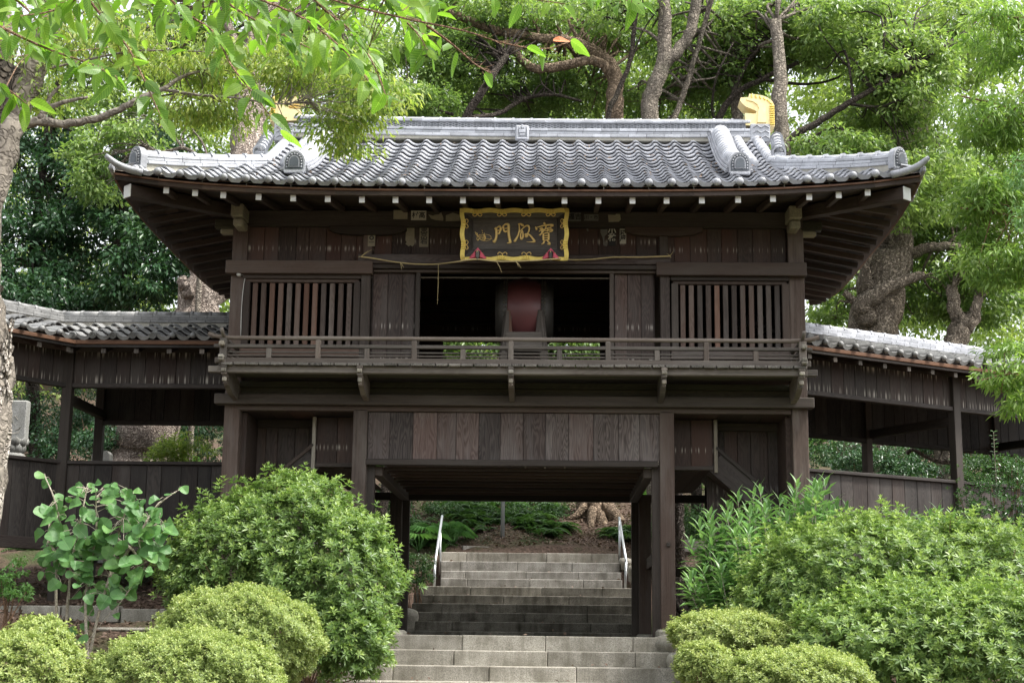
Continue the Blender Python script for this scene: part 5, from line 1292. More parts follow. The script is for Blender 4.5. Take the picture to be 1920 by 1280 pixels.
tree('spreading_tree', 'dark branches spreading up to the right beside the right gold ornament', 'tree', [([(1300, 380, 8.5), (1340, 240, 8.5), (1375, 180, 8.5), (1430, 148, 8.5), (1480, 125, 8.5), (1520, 110, 8.5)], .085, .03), ([(1430, 148, 8.5), (1500, 158, 8.5), (1560, 150, 8.5), (1600, 125, 8.5)], .035, .015), ([(1370, 185, 8.5), (1400, 120, 8.5), (1440, 70, 8.5), (1470, 20, 8.5)], .045, .02), ([(1345, 236, 8.5), (1335, 200, 8.3), (1345, 140, 8), (1375, 80, 8)], .03, .015)],
     [(1420, 60, 9, 1.1, .9, .8, 75), (1500, 90, 9, .8, .8, .5, 42), (1370, 130, 9.5, .8, .8, .5, 36)], 'dark_bark', 'camphor', .08, .034, 85, .32, GT, (.62, .2), ntwig=90, seed=8)
tree('pale_tree', 'pale straight trunk right behind the right gold ornament', 'tree', [([(1475, 420, 7), (1469, 280, 7), (1460, 200, 7), (1462, 120, 7.2), (1455, 40, 7.4)], .17, .10)],
     [(1470, 30, 9, .9, .8, .5, 30)], 'grey_bark', 'camphor', .08, .034, 85, .32, GT, (.55, .2), ntwig=20, seed=9)
tree('pale_tree', 'shadowed straight trunk just left of the right gold ornament', 'tree', [([(1378, 420, 9), (1380, 300, 9), (1383, 200, 9), (1378, 100, 9), (1370, 20, 9)], .14, .09)],
     [(1380, 40, 9.6, .7, .7, .4, 20)], 'grey_bark', 'camphor', .08, .034, 85, .32, GT, (.5, .2), ntwig=10, seed=19)
tree('backing_tree', 'leafy evergreen seen through the low rear opening of the drum room', 'tree', [([(630, 1000, 8.5), (640, 800, 8.5), (740, 660, 8.5), (860, 640, 8.4), (1020, 650, 8.4)], .10, .03)],
     [(880, 650, 8.2, .9, .6, .4, 50), (1060, 650, 8.4, 1.0, .6, .4, 55), (975, 655, 8.6, .8, .6, .4, 30)], 'dark_bark', 'camphor', .085, .036, 90, .3, GT, (.4, .2), ntwig=20, seed=18)
tree('broad_tree', 'broad bright camphor crown leaning over the right eave with a long bare limb', 'tree', [([(1440, 420, 7.2), (1478, 272, 7), (1530, 232, 7), (1590, 195, 7), (1650, 160, 7), (1720, 120, 7)], .085, .035), ([(1590, 195, 7), (1650, 200, 7), (1700, 180, 7)], .03, .012), ([(1500, 270, 7), (1560, 240, 7), (1600, 250, 7)], .03, .012)],
     [(1560, 290, 7.2, .9, .8, .4, 60), (1660, 330, 7.5, .9, .9, .8, 95), (1600, 60, 8, 1.1, .9, .8, 90), (1700, 150, 7.5, .9, .9, 1.0, 110), (1740, 330, 8, .8, .9, .9, 60), (1620, 210, 8.5, .6, .8, .4, 28), (1800, 60, 9, 1.0, 1.0, 1.0, 70)], 'dark_bark', 'camphor', .08, .032, 95, .32, GT, (.72, .2), ntwig=110, seed=10)
tree('old_tree', 'huge old trunk with stubby limbs standing behind the right corridor roof', 'tree', [([(1625, 760, 9), (1645, 600, 9), (1660, 520, 9), (1672, 430, 9.1), (1690, 320, 9.3), (1715, 180, 9.6), (1740, 40, 10)], .52, .28), ([(1625, 600, 8.6), (1615, 572, 8.4), (1650, 548, 8.3), (1700, 525, 8.3), (1735, 515, 8.3)], .20, .07), ([(1612, 580, 8.5), (1598, 560, 8.4), (1582, 548, 8.4)], .08, .06), ([(1640, 560, 8.8), (1622, 510, 8.6), (1632, 470, 8.6)], .12, .07), ([(1690, 480, 9), (1740, 465, 8.8), (1790, 462, 8.8), (1830, 475, 8.8)], .12, .05)],
     [(1700, 420, 9.8, 1.0, .9, .8, 50), (1830, 380, 9.5, 1.2, 1.0, 1.0, 80), (1850, 540, 9, 1.0, .9, .6, 60), (1740, 560, 9.8, .8, .8, .5, 34), (1560, 560, 10, .5, .8, .4, 16)], 'camphor_bark', 'camphor', .085, .036, 90, .34, GT, (.42, .2), ntwig=120, seed=12)
tree('pollarded_tree', 'short forked stump with two cut limbs behind the right corridor roof', 'tree', [([(1772, 720, 8), (1790, 640, 8), (1806, 610, 8), (1808, 600, 8)], .20, .20), ([(1806, 612, 8), (1790, 585, 8), (1787, 560, 8), (1786, 536, 8)], .13, .10), ([(1806, 615, 8), (1826, 600, 8), (1830, 580, 8), (1836, 555, 8)], .13, .08)],
     [(1840, 490, 8, .7, .7, .35, 30)], 'camphor_bark', 'camphor', .085, .036, 90, .3, GT, (.55, .2), ntwig=16, seed=13)
tree('bare_branched_tree', 'small tree with crooked bare twigs just above the left corner ridge', 'tree', [([(380, 420, 5.8), (400, 305, 5.8), (370, 292, 5.8), (345, 278, 5.8), (300, 285, 5.8), (270, 270, 5.8)], .05, .02), ([(345, 280, 5.8), (320, 250, 5.8), (290, 230, 5.8), (270, 215, 5.8)], .022, .01), ([(390, 295, 5.8), (378, 265, 5.8), (360, 240, 5.8), (355, 200, 5.8)], .022, .008), ([(345, 278, 5.8), (340, 255, 5.8), (350, 240, 5.8)], .016, .008)],
     [(250, 250, 6.0, .5, .5, .25, 20), (180, 330, 6, .4, .5, .45, 30), (160, 280, 6.3, .4, .4, .3, 16)], 'grey_bark', 'camphor', .07, .03, 70, .22, GT, (.6, .2), ntwig=34, twr=.007, seed=14)
# trees below/behind the gate
tree('rooted_tree', 'grey trunk with spreading bare roots just right of the gate posts', 'tree', [([(1270, 1120, 4.6), (1270, 1040, 4.6), (1266, 930, 4.6), (1262, 800, 4.7)], .15, .12),
     ([(1270, 1070, 4.5), (1290, 1110, 4.3), (1312, 1150, 4.1)], .10, .05), ([(1266, 1075, 4.4), (1275, 1120, 4.1), (1290, 1160, 3.9)], .10, .05), ([(1272, 1065, 4.5), (1310, 1095, 4.4), (1345, 1120, 4.3)], .09, .04), ([(1265, 1085, 4.4), (1262, 1130, 4.2), (1262, 1160, 4.0)], .05, .03), ([(1280, 1060, 4.6), (1320, 1075, 4.5), (1350, 1100, 4.4)], .05, .02)], [], 'pale_bark', 'camphor', seed=16)

# shrubs and seedlings behind the corridors
def leafy(name, label, cat, crowns, leaf, L, W, per, crad, tint, group=None, droop=.3, flat=.6, base=None, nst=8, six=False):
    c0 = at(*crowns[0][:3]); b0 = Vector((c0.x, c0.y, gz(c0.x, c0.y)-.05)) if base is None else base
    t = thing(name, label, cat, b0, 0, group); C = np.concatenate([ell_pts(at(*c[:3]), c[3:6], c[6], .2) for c in crowns])
    br = MB()
    for k in rs.choice(len(C), min(nst, len(C)), replace=False):
        e = Vector(C[k].tolist()); a = b0+Vector(rs.normal(0, .06, 3).tolist()); br.tube(smoothpath([a, a.lerp(e, .5)+Vector(rs.normal(0, .06, 3).tolist()), e], 3), np.linspace(.014, .004, 7).tolist(), 5)
    br.build('stems', M['twig'], t, base=b0)
    leaf_obj('foliage', t, b0, *clump_leaves(C, crad, per, L, W, flat, droop, tint), L_[leaf], six); return t
leafy('shrub', 'bright light green shrub seen through the left corridor opening', 'shrub', [(345, 840, 4.2, .42, .3, .22, 26), (300, 850, 4.2, .3, .3, .15, 12)], 'fresh', .055, .022, 70, .14, (.45, .2))
leafy('shrub', 'dark evergreen shrub seen through the left opening behind the corner post', 'shrub', [(210, 830, 6, .5, .4, .4, 30), (120, 840, 7, .5, .4, .35, 26), (160, 800, 8, .8, .4, .35, 26)], 'deep', .07, .035, 70, .2, (.4, .2))
leafy('shrub', 'mid green shrub seen under the right corridor roof', 'shrub', [(1640, 860, 7, .7, .4, .3, 40), (1590, 850, 7.5, .5, .4, .3, 24), (1710, 880, 6.6, .5, .4, .2, 24)], 'deep', .06, .028, 80, .2, (.5, .25))
leafy('shrub', 'dark green shrub seen through the opening nearest the right picture edge', 'shrub', [(1850, 880, 7, .7, .4, .35, 40), (1900, 850, 7.5, .6, .4, .4, 30)], 'fern', .06, .026, 80, .2, (.25, .2))
leafy('shrub', 'dark bushy plant at the left end of the steps beside the left handrail', 'shrub', [(785, 1062, 5.6, .26, .3, .26, 34), (770, 1095, 5.4, .2, .3, .15, 14)], 'camellia', .035, .016, 80, .09, (.4, .2))
leafy('shrub', 'low fine-leaved bush on the slope left of the steel pole', 'shrub', [(880, 960, 11, 1.0, .5, .35, 40), (990, 960, 11.5, .9, .5, .3, 34)], 'fern', .06, .03, 70, .18, (.35, .2))
GS = 'dark shrubs on the slope behind'
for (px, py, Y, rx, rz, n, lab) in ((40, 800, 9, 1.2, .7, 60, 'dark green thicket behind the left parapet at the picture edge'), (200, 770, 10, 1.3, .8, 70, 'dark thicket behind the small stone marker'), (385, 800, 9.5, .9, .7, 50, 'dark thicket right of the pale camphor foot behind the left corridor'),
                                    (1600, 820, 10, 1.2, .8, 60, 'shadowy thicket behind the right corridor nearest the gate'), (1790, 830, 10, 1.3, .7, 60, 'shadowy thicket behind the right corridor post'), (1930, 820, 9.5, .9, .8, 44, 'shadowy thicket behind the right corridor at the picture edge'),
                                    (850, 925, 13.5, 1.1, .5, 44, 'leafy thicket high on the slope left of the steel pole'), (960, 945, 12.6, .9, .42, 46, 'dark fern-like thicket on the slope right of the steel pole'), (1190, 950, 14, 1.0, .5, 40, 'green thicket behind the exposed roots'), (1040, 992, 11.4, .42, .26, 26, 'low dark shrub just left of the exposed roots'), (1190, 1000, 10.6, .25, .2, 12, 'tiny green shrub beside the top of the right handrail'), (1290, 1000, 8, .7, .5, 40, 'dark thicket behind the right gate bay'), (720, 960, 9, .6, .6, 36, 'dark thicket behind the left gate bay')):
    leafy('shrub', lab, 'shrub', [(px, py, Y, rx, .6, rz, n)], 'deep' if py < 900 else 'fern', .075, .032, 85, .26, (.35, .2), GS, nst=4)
# ferns on the slope
def ferns(name, label, spots, seed=0, mat='fern'):
    Ps, Ds, Ns, Ls, Ws, Ts = [], [], [], [], [], []
    for (x, y, sz) in spots:
        z = gz(x, y); nf = rs.randint(6, 10)
        for f in range(nf):
            a = rs.uniform(0, 6.28); d = np.array([math.cos(a), math.sin(a), 0]); el = rs.uniform(.5, 1.1); tt = rs.uniform(.2, .9)
            for k in range(12):
                s = (k+1.5)/13*sz; p = np.array([x, y, z])+d*s*math.cos(el*.8)+np.array([0, 0, s*math.sin(el)-1.0*s*s/sz*.75]); sd_ = np.cross(d, [0, 0, 1])
                for q in (-1, 1):
                    Ps.append(p); Ds.append(sd_*q+d*.45+np.array([0, 0, -.1])); Ns.append([0, 0, 1]); Ls.append(sz*.30*(1-.75*abs(k/12-.3))); Ws.append(sz*.075); Ts.append(tt+rs.uniform(-.1, .1))
    prop(leaf_obj(name, None, (0, 0, 0), np.array(Ps), np.array(Ds), np.array(Ns, float), np.array(Ls), np.array(Ws), np.array(Ts), L_[mat]), label, kind='stuff')
sp = []
for (px0, px1, py0, py1, Y0, Y1, n) in ((830, 1050, 960, 1030, 9.6, 12.5, 70), (1130, 1200, 1000, 1040, 9, 10, 10), (1560, 1900, 860, 900, 5.5, 8.5, 60), (700, 840, 960, 1020, 8.8, 10.5, 22), (40, 400, 850, 870, 5, 8, 40)):
    for _ in range(n):
        p = at(rs.uniform(px0, px1), 1000, rs.uniform(Y0, Y1)); sp.append((p.x, p.y, rs.uniform(.3, .6)))
for _ in range(170):
    sp.append((rs.uniform(-9, 10), rs.uniform(12, 22), rs.uniform(.5, .9)))
ferns('hillside_ferns', 'ferns and low undergrowth covering the wooded slope', sp)
# leaf litter
n = 9000
xy = np.concatenate([np.stack([rs.uniform(-7, -2.2, n), rs.uniform(-3, 5, n)], 1), np.stack([rs.uniform(-3.5, 4, n), rs.uniform(8.2, 12.5, n)], 1), np.stack([rs.uniform(2.0, 3.6, n//6), rs.uniform(0, 6, n//6)], 1)])
xy = xy[(np.abs(xy[:, 0]) > 2.1) | (xy[:, 1] > 8.7)]
P = np.array([(x, y, gz(x, y)+.012+rs.uniform(0, .015)) for x, y in xy]); k = len(P)
D = runit(k)*np.array([1, 1, .35]); N = nrm(rs.normal(size=(k, 3))*.45+np.array([0, 0, 1]))
prop(leaf_obj('leaf_litter', None, (0, 0, 0), P, D, N, rs.uniform(.04, .09, k), rs.uniform(.025, .045, k), rs.uniform(0, 1, k), M['litter']), 'brown fallen leaves scattered on the soil', kind='stuff')
k = 260; sx_ = rs.uniform(-3.2, 3.2, k); ss_ = rs.uniform(.1, 2.8, k); P = np.array([(x, -1.3+s_, zs(x, s_)+.075) for x, s_ in zip(sx_, ss_)])
prop(leaf_obj('roof_leaf_litter', None, (0, 0, 0), P, runit(k)*np.array([1, 1, .3]), nrm(rs.normal(size=(k, 3))*.3+np.array([0, -.4, 1])), rs.uniform(.03, .07, k), rs.uniform(.02, .035, k), rs.uniform(.3, 1, k), M['litter']), 'dry fallen leaves caught on the roof tiles', kind='stuff')
Q = []
for (y, z, x0, x1, h) in st1+st2+st3:
    for _ in range(9): Q.append((rs.uniform(x0+.05, x1-.05), y+rs.uniform(.08, .28), z+.012))
P = np.array(Q); k = len(P)
prop(leaf_obj('step_leaf_litter', None, (0, 0, 0), P, runit(k)*np.array([1, 1, .5]), nrm(rs.normal(size=(k, 3))*.5+np.array([0, 0, 1])), rs.uniform(.03, .07, k), rs.uniform(.02, .04, k), rs.uniform(.2, 1, k), M['litter']), 'dry fallen leaves lying on the stone steps', kind='stuff')
# fan palms
def fan_palm(label, px, py, Y, n, sz):
    b0 = at(px, py, Y); b0.z = gz(b0.x, b0.y); t = thing('fan_palm', label, 'palm', b0, 0, 'small fan palms by the upper steps')
    for f in range(n):
        a = 2*math.pi*f/n+rs.uniform(-.3, .3); el = rs.uniform(.5, 1.2); stem = Vector((math.cos(a)*math.cos(el), math.sin(a)*math.cos(el), math.sin(el)))*sz*rs.uniform(.7, 1.1)
        fr = MB().tube([(0, 0, 0), stem*.5+Vector((0, 0, .02)), stem], [.008, .006, .005], 4); 
        d = Vector((stem.x, stem.y, -.1)).normalized(); s_ = d.cross(Vector((0, 0, 1))).normalized(); u_ = s_.cross(d)
        for k in range(15):
            an = R(-105+15*k); v = (d*math.cos(an)+s_*math.sin(an))*sz*.62; w_ = (s_*math.cos(an)-d*math.sin(an))*.016; e = stem+v+Vector((0, 0, -.10*sz)); mm = stem+v*.55+u_*.03
            fr.add([stem, mm-w_, e, mm+w_], [(0, 1, 2), (0, 2, 3)])
        o = fr.build('frond', L_['vib'], t)
fan_palm('broad fan palm left of the left steel handrail', 785, 1010, 8.6, 11, .55); fan_palm('smaller spiky palm right of the left steel handrail', 850, 1010, 8.9, 12, .42)
t = thing('fallen_log', 'pale fallen log lying on the slope right of the exposed roots', 'log', at(1150, 985, 12)); a, e = at(1130, 992, 12.2), at(1215, 975, 12)
MB().tube([a, a.lerp(e, .5)+Vector((0, 0, .03)), e], [.10, .11, .10], 10, noise=.05).build('log', M['pale_bark'], t, True, base=t.location)
a = at(1706, 842, 5.5); t = thing('dead_branch', 'pale crooked dead branch seen under the right corridor', 'branch', a); b = MB()
b.tube([p-a for p in smoothpath([at(*p) for p in ((1700, 850, 5.5), (1712, 843, 5.5), (1740, 858, 5.5), (1765, 866, 5.5), (1800, 868, 5.5))], 3)], .035, 7, noise=.1); b.tube([p-a for p in smoothpath([at(*p) for p in ((1757, 864, 5.5), (1765, 850, 5.5), (1766, 840, 5.5))], 2)], .014, 5)
link('branch', b.mesh('branch', M['pale_bark'], True, False)[0], t)

# lotus pedestal with carved slab, and the grave-like marker behind the left corridor
p = at(20, 850, 4.4); t = thing('lotus_pedestal', 'carved grey stone lotus pedestal with incised upright slab at the left edge', 'stone monument', (p.x, p.y, p.z-.35))
link('foot', MB().lathe([(.26, 0), (.28, .08), (.22, .2), (.24, .3), (.18, .36)], 16).mesh('foot', M['carved'], True, False)[0], t)
for row, (r_, z_, nn) in enumerate(((.17, .40, 10), (.20, .50, 10))):
    for k in range(nn):
        a = 2*math.pi*(k+.5*row)/nn; b = MB().lathe([(0, -.09), (.05, -.06), (.075, .0), (.06, .06), (0, .10)], 8)
        me, _ = b.mesh('petal', M['carved'], True, False); o = link('petal', me, t, loc=(r_*math.cos(a), r_*math.sin(a), z_)); o.rotation_euler = (0, R(28), a); o.scale = (.6, 1, 1)
link('core', MB().lathe([(.14, .3), (.2, .45), (.22, .56), (0, .57)], 16).mesh('core', M['carved'], True, False)[0], t)
sl_ = link('slab', MB().box((.02, 0, .85), (.42, .16, .62), 2, .02).mesh('slab', M['carved'], False, False)[0], t)
b = MB()
for q in ([(-.05, .75), (.02, .83), (.08, .75), (.02, .68), (-.05, .75)], [(.02, .83), (.05, .92), (.1, .86)], [(-.08, .7), (-.12, .78), (-.05, .86), (-.02, .8)], [(.08, .7), (.15, .74), (.12, .66), (.0, .64)]): b.tube([(x, -.082, z) for x, z in q], .005, 4)
link('incised_flower', b.mesh('incised_flower', M['rock'], False, False)[0], sl_)
p = at(191, 870, 4.2); t = thing('stone_marker', 'plain grey round-shouldered stone marker behind the left parapet', 'stone marker', (p.x, p.y, gz(p.x, p.y)))
h = at(191, 846, 4.2).z-t.location.z
link('marker', MB().prism([(-.14, 0), (.14, 0), (.13, h-.05), (.09, h), (-.09, h), (-.13, h-.05)], -.1, .1).mesh('marker', M['carved'], False, False)[0], t)

# ---- azaleas
def surf_pts(c, rad, n, bump=.08, low=-.5, seed=0):
    q = runit(int(n*2.2)); q = q[q[:, 2] > low]; q = q[(q[:, 1] < .45)][:n]; k = len(q)
    f = 1+bump*(np.sin(q[:, 0]*7+seed)*np.sin(q[:, 2]*6+seed*2)+.7*np.sin(q[:, 0]*13+q[:, 2]*11+seed*3)+.5*np.sin(q[:, 1]*12+seed))
    return np.array(c)+q*np.array(rad)*f[:, None], nrm(q/np.array(rad))
def azalea(name, label, blobs, L, W, nl, base, tint=.45, group=None, leafm='azalea', el=(.35, 1.0), mat='twig', layers=((1.0, 1.0), (.9, .8), (.78, .7), (.62, .5)), bump=.10, nst=24, shoot=(.14, .17)):
    t = thing(name, label, 'shrub', base, 0, group); PP, DD, NN, LL, WW, TT = [], [], [], [], [], []
    st = MB()
    for bi, (c, rad, n) in enumerate(blobs):
        c = np.array(tuple(c)); 
        for sc_, dn in layers:
            P, N = surf_pts(c, np.array(rad)*sc_, int(n*dn), bump, -.9, bi*1.7+3)
            P = P+rs.normal(0, L*.5, P.shape)
            keep = np.ones(len(P), bool)
            for bj, (c2, rad2, _) in enumerate(blobs):
                if bj != bi: keep &= (((P-np.array(tuple(c2)))/(np.array(rad2)*.82))**2).sum(1) > 1
            P, N = P[keep], N[keep]; m_ = len(P)
            A = nrm(N*.75+np.array([0, -.05, .75])+rs.normal(0, .22, P.shape)); U_ = nrm(np.cross(A, runit(m_))); V_ = np.cross(A, U_)
            if sc_ == 1.0:
                so = rs.uniform(size=m_) < shoot[0]; P = P+(A*(so*rs.uniform(.3, 1, m_)*shoot[1])[:, None])
            rt = rs.normal(tint, .16, m_)-(1-sc_)*.8  # deeper layers get darker leaves, the bush's inner shade put into the tint
            for lv, (e0, ls, tt) in enumerate(((.95, .75, .30), (.35, 1.0, -.02))):
                for k in range(nl):
                    a = 2*math.pi*(k+.5*lv)/nl+rs.uniform(-.3, .3, m_); e = e0+rs.uniform(-.2, .2, m_)
                    D = (U_*np.cos(a)[:, None]+V_*np.sin(a)[:, None])*np.cos(e)[:, None]+A*np.sin(e)[:, None]
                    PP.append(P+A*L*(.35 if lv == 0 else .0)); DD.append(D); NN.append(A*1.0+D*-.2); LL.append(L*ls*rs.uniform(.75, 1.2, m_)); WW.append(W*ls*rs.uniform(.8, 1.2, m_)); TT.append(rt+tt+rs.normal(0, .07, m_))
            if sc_ == 1.0:
                for k in rs.choice(m_, min(m_, nst), replace=False):
                    e = Vector(P[k].tolist()); a = Vector((c[0]*.4+base[0]*.6, c[1]*.4+base[1]*.6, base[2])); st.tube(smoothpath([a, a.lerp(e, .6)+Vector(rs.normal(0, .05, 3).tolist()), e], 3), np.linspace(.012, .003, 7).tolist(), 4)
    st.build('stems', M[mat], t, base=base)
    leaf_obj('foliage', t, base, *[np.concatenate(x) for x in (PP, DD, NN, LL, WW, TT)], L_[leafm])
    return t
def gb(px, py, Y, dy=0): p = at(px, py, Y); return Vector((p.x, p.y, min(p.z, gz(p.x, p.y)-.05)))
a_ = lambda px, py, Y: at(px, py, Y)
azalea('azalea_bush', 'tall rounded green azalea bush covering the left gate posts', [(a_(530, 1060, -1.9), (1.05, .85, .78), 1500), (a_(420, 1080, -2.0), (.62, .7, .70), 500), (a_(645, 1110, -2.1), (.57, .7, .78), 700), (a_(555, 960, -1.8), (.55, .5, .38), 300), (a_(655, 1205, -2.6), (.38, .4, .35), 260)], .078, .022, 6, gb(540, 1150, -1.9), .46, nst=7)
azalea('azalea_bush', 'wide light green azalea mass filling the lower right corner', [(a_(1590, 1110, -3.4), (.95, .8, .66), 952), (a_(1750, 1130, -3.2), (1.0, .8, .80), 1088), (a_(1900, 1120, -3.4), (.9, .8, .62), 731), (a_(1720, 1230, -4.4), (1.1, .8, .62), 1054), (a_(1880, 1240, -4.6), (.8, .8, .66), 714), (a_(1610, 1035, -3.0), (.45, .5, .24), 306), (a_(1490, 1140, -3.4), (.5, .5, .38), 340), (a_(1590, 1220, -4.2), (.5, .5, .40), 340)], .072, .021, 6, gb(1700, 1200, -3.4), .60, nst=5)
cl = dict(shoot=(.10, .06), bump=.055, leafm='clip', layers=((1.0, 1.1), (.965, 1.0), (.93, .9), (.86, .7)), nst=3)
GC = 'clipped azalea domes beside the steps'
azalea('clipped_azalea', 'dome of yellow-green clipped azalea in front of the tall left azalea bush', [(a_(448, 1198, -4.2), (.74, .7, .45), 2300)], .038, .0135, 4, gb(445, 1240, -4.2), .45, GC, **cl)
azalea('clipped_azalea', 'yellow-green clipped azalea mound at the bottom edge left of centre', [(a_(350, 1275, -5.2), (.78, .7, .40), 2200)], .038, .0135, 4, gb(350, 1300, -5.2), .45, GC, **cl)
azalea('clipped_azalea', 'loosely grown yellow-green azalea in the bottom left corner', [(a_(50, 1275, -5.4), (.46, .6, .40), 1500), (a_(75, 1200, -5.3), (.22, .25, .16), 400)], .042, .015, 4, gb(60, 1300, -5.4), .55, GC, **cl)
azalea('clipped_azalea', 'flat-topped yellow clipped azalea on dark stems right of the lower steps', [(a_(1375, 1190, -3.8), (.58, .5, .20), 1400), (a_(1460, 1215, -3.8), (.45, .5, .24), 800)], .038, .0135, 4, gb(1390, 1260, -3.8), .6, GC, mat='dark_bark', **cl)
azalea('clipped_azalea', 'smallest yellow clipped azalea ball at the bottom right edge of the steps', [(a_(1320, 1250, -4.8), (.22, .25, .19), 650)], .038, .0135, 4, gb(1320, 1300, -4.8), .55, GC, **cl)
azalea('clipped_azalea', 'low yellow clipped azalea dome at the bottom edge right of the steps', [(a_(1490, 1275, -5.2), (.60, .6, .24), 1650)], .038, .0135, 4, gb(1490, 1300, -5.2), .5, GC, **cl)

# ---- lance-leaved shrubs
LM = []
def lance_mesh(nm, L, W, bend):
    n = 5; V = []; F = []
    for i in range(n+1):
        t = i/n; w_ = W*.5*math.sin(math.pi*min(1, t*.9+.08))**.8*(1-t**6); z = -bend*t*t
        V += [(L*t, -w_, z+w_*.25), (L*t, 0, z), (L*t, w_, z+w_*.25)]
    for i in range(n): F += [(3*i, 3*i+3, 3*i+4, 3*i+1), (3*i+1, 3*i+4, 3*i+5, 3*i+2)]
    me = bpy.data.meshes.new(nm); me.from_pydata(V, [], F); me.update(); return me
def lance_shrub(label, stems, base, seed, nobj=150):
    t = thing('lance_leaved_shrub', label, 'shrub', base, 0, 'lance-leaved shrubs against the right corridor'); r = random.Random(seed)
    mes = [lance_mesh('lance_leaf', .25, .042, b_) for b_ in (.035, .075, .12)]
    for m_ in mes: m_.materials.append(L_['willowo'])
    stems = stems+[(x+r.uniform(-26, 26), y+r.uniform(5, 55), Y+r.uniform(-.2, .3)) for x, y, Y in stems*4]
    st = MB(); cand = []
    for (px, py, Y) in stems:
        e = at(px+r.uniform(-4, 4), py, Y); a = Vector((base[0]*.5+e.x*.5+r.uniform(-.1, .1), e.y+.1, base[2])); P = smoothpath([a, a.lerp(e, .5)+Vector((r.uniform(-.06, .06), 0, 0)), e], 6)
        st.tube(P, np.linspace(.010, .003, len(P)).tolist(), 5); n = 34
        for k in range(n):
            f = 1-.75*(k/n)**1.15; x = f*(len(P)-1); i = min(len(P)-2, int(x)); p = P[i].lerp(P[i+1], x-i); az = k*2.4+r.uniform(-.3, .3); el = 1.25-1.15*min(1, k/10)+r.uniform(-.15, .15)
            cand.append((p, az, el, (.55+.45*min(1, k/7))*r.uniform(.85, 1.15), k))
    cand.sort(key=lambda c: (c[4], c[0].y)); 
    for p, az, el, s_, k in cand[:nobj]:
        o = link('leaf', mes[r.randrange(3)], t); m_ = Matrix.Translation(p-t.location) @ Matrix.Rotation(az, 4, 'Z') @ Matrix.Rotation(-el, 4, 'Y') @ Matrix.Scale(s_, 4); o.matrix_local = m_
    c = cand[nobj:]; k = len(c); P = np.array([tuple(x[0]) for x in c]); az = np.array([x[1] for x in c]); el = np.array([x[2] for x in c])
    D = np.stack([np.cos(az)*np.cos(el), np.sin(az)*np.cos(el), np.sin(el)], 1); N = np.stack([-np.cos(az)*np.sin(el), -np.sin(az)*np.sin(el), np.cos(el)], 1)
    prop(leaf_obj('lower_leaves', t, base, P, D, N, .24*np.array([x[3] for x in c]), np.full(k, .042), rs.normal(.42, .15, k), L_['willow'], True), kind='stuff')
    st.build('stems', M['palestem'], t, base=base)
r = random.Random(5)
st1_ = [(px, py, -1.7+r.uniform(-.45, .5)) for px, py in ((1310, 985), (1330, 960), (1350, 1000), (1365, 945), (1385, 930), (1390, 985), (1405, 960), (1425, 915), (1440, 950), (1445, 1000), (1460, 935), (1475, 970), (1490, 925), (1498, 905), (1510, 955), (1525, 930), (1538, 905), (1548, 900), (1555, 950), (1570, 940), (1325, 1020), (1345, 1050), (1340, 1090), (1370, 1040), (1400, 1030), (1430, 1040), (1470, 1020), (1500, 1000), (1530, 990), (1318, 1070), (1360, 1110), (1390, 1080))]
lance_shrub('large lance-leaved shrub in front of the right outer gate post', st1_, gb(1440, 1150, -1.6), 3, 290)
st2_ = [(px, py, -1.6+r.uniform(-.3, .3)) for px, py in ((1670, 985), (1690, 995), (1705, 970), (1725, 980), (1745, 965), (1760, 955), (1775, 975), (1790, 968), (1805, 985), (1820, 980), (1835, 995), (1740, 1000))]
lance_shrub('smaller lance-leaved shrub poking above the right azalea near the corridor post', st2_, gb(1755, 1150, -1.6), 4, 120)
# ---- dark camellia at the right edge
azalea('camellia_shrub', 'dark glossy small-leaved camellia at the right edge before the corridor', [(a_(1870, 960, -.9), (.42, .4, .50), 420), (a_(1920, 930, -.9), (.4, .4, .45), 300), (a_(1850, 1030, -1.0), (.3, .3, .25), 120)], .040, .020, 3, gb(1890, 1100, -.9), .42, leafm='camellia', nst=30)
t = thing('seedling', 'thin upright leafy shoot rising against the right corridor parapet', 'seedling', gb(1870, 960, -1.1)); b0 = Vector(t.location); P = [at(1875, 1000, -1.1), at(1868, 900, -1.1), at(1865, 850, -1.1), at(1863, 810, -1.1)]
MB().tube(smoothpath([b0]+P, 3), .005, 5).build('stem', M['palestem'], t, base=b0)
pp = [P[3].lerp(P[1], k/12)+Vector((rs.normal(0, .006), 0, 0)) for k in range(13)]; k = len(pp)*2
leaf_obj('leaves', t, b0, np.repeat(np.array([tuple(p) for p in pp]), 2, 0), np.array([[(-1)**i, -.2, .4] for i in range(k)], float)+rs.normal(0, .2, (k, 3)), np.tile([0, -.5, 1.0], (k, 1)), np.full(k, .05), np.full(k, .024), np.full(k, .7), L_['camellia'], True)

# ---- broad-leaved shrub at the left
def round_leaf(nm, L, W, cup, pts=13, lob=.06):
    V = [(0, 0, 0)]; F = []
    ring = []
    for k in range(pts):
        a = math.pi*2*k/pts; f_ = .5*(1-math.cos(a)); x = L*(f_+(.07 if pts > 15 else .16)*max(0, f_-.8)*5*f_); w_ = W*.5*math.sin(a)*(1+lob*math.sin(5*a))*(1.12-(.22 if pts > 15 else .5)*f_**3); ring.append((x, w_, cup*(w_/(W*.5))**2-.18*L*(x/L)**2))
    c = (L*.5, 0, -.045*L); V = [c]+ring
    F = [(0, 1+k, 1+(k+1) % pts) for k in range(pts)]
    me = bpy.data.meshes.new(nm); me.from_pydata(V, [], F); me.update(); return me
def leaf_frame(p, d, n, s=1.0):
    x = d.normalized(); y = n.cross(x).normalized(); z = x.cross(y); m_ = Matrix((x*s, y*s, z*s)).transposed().to_4x4(); m_.translation = p; return m_
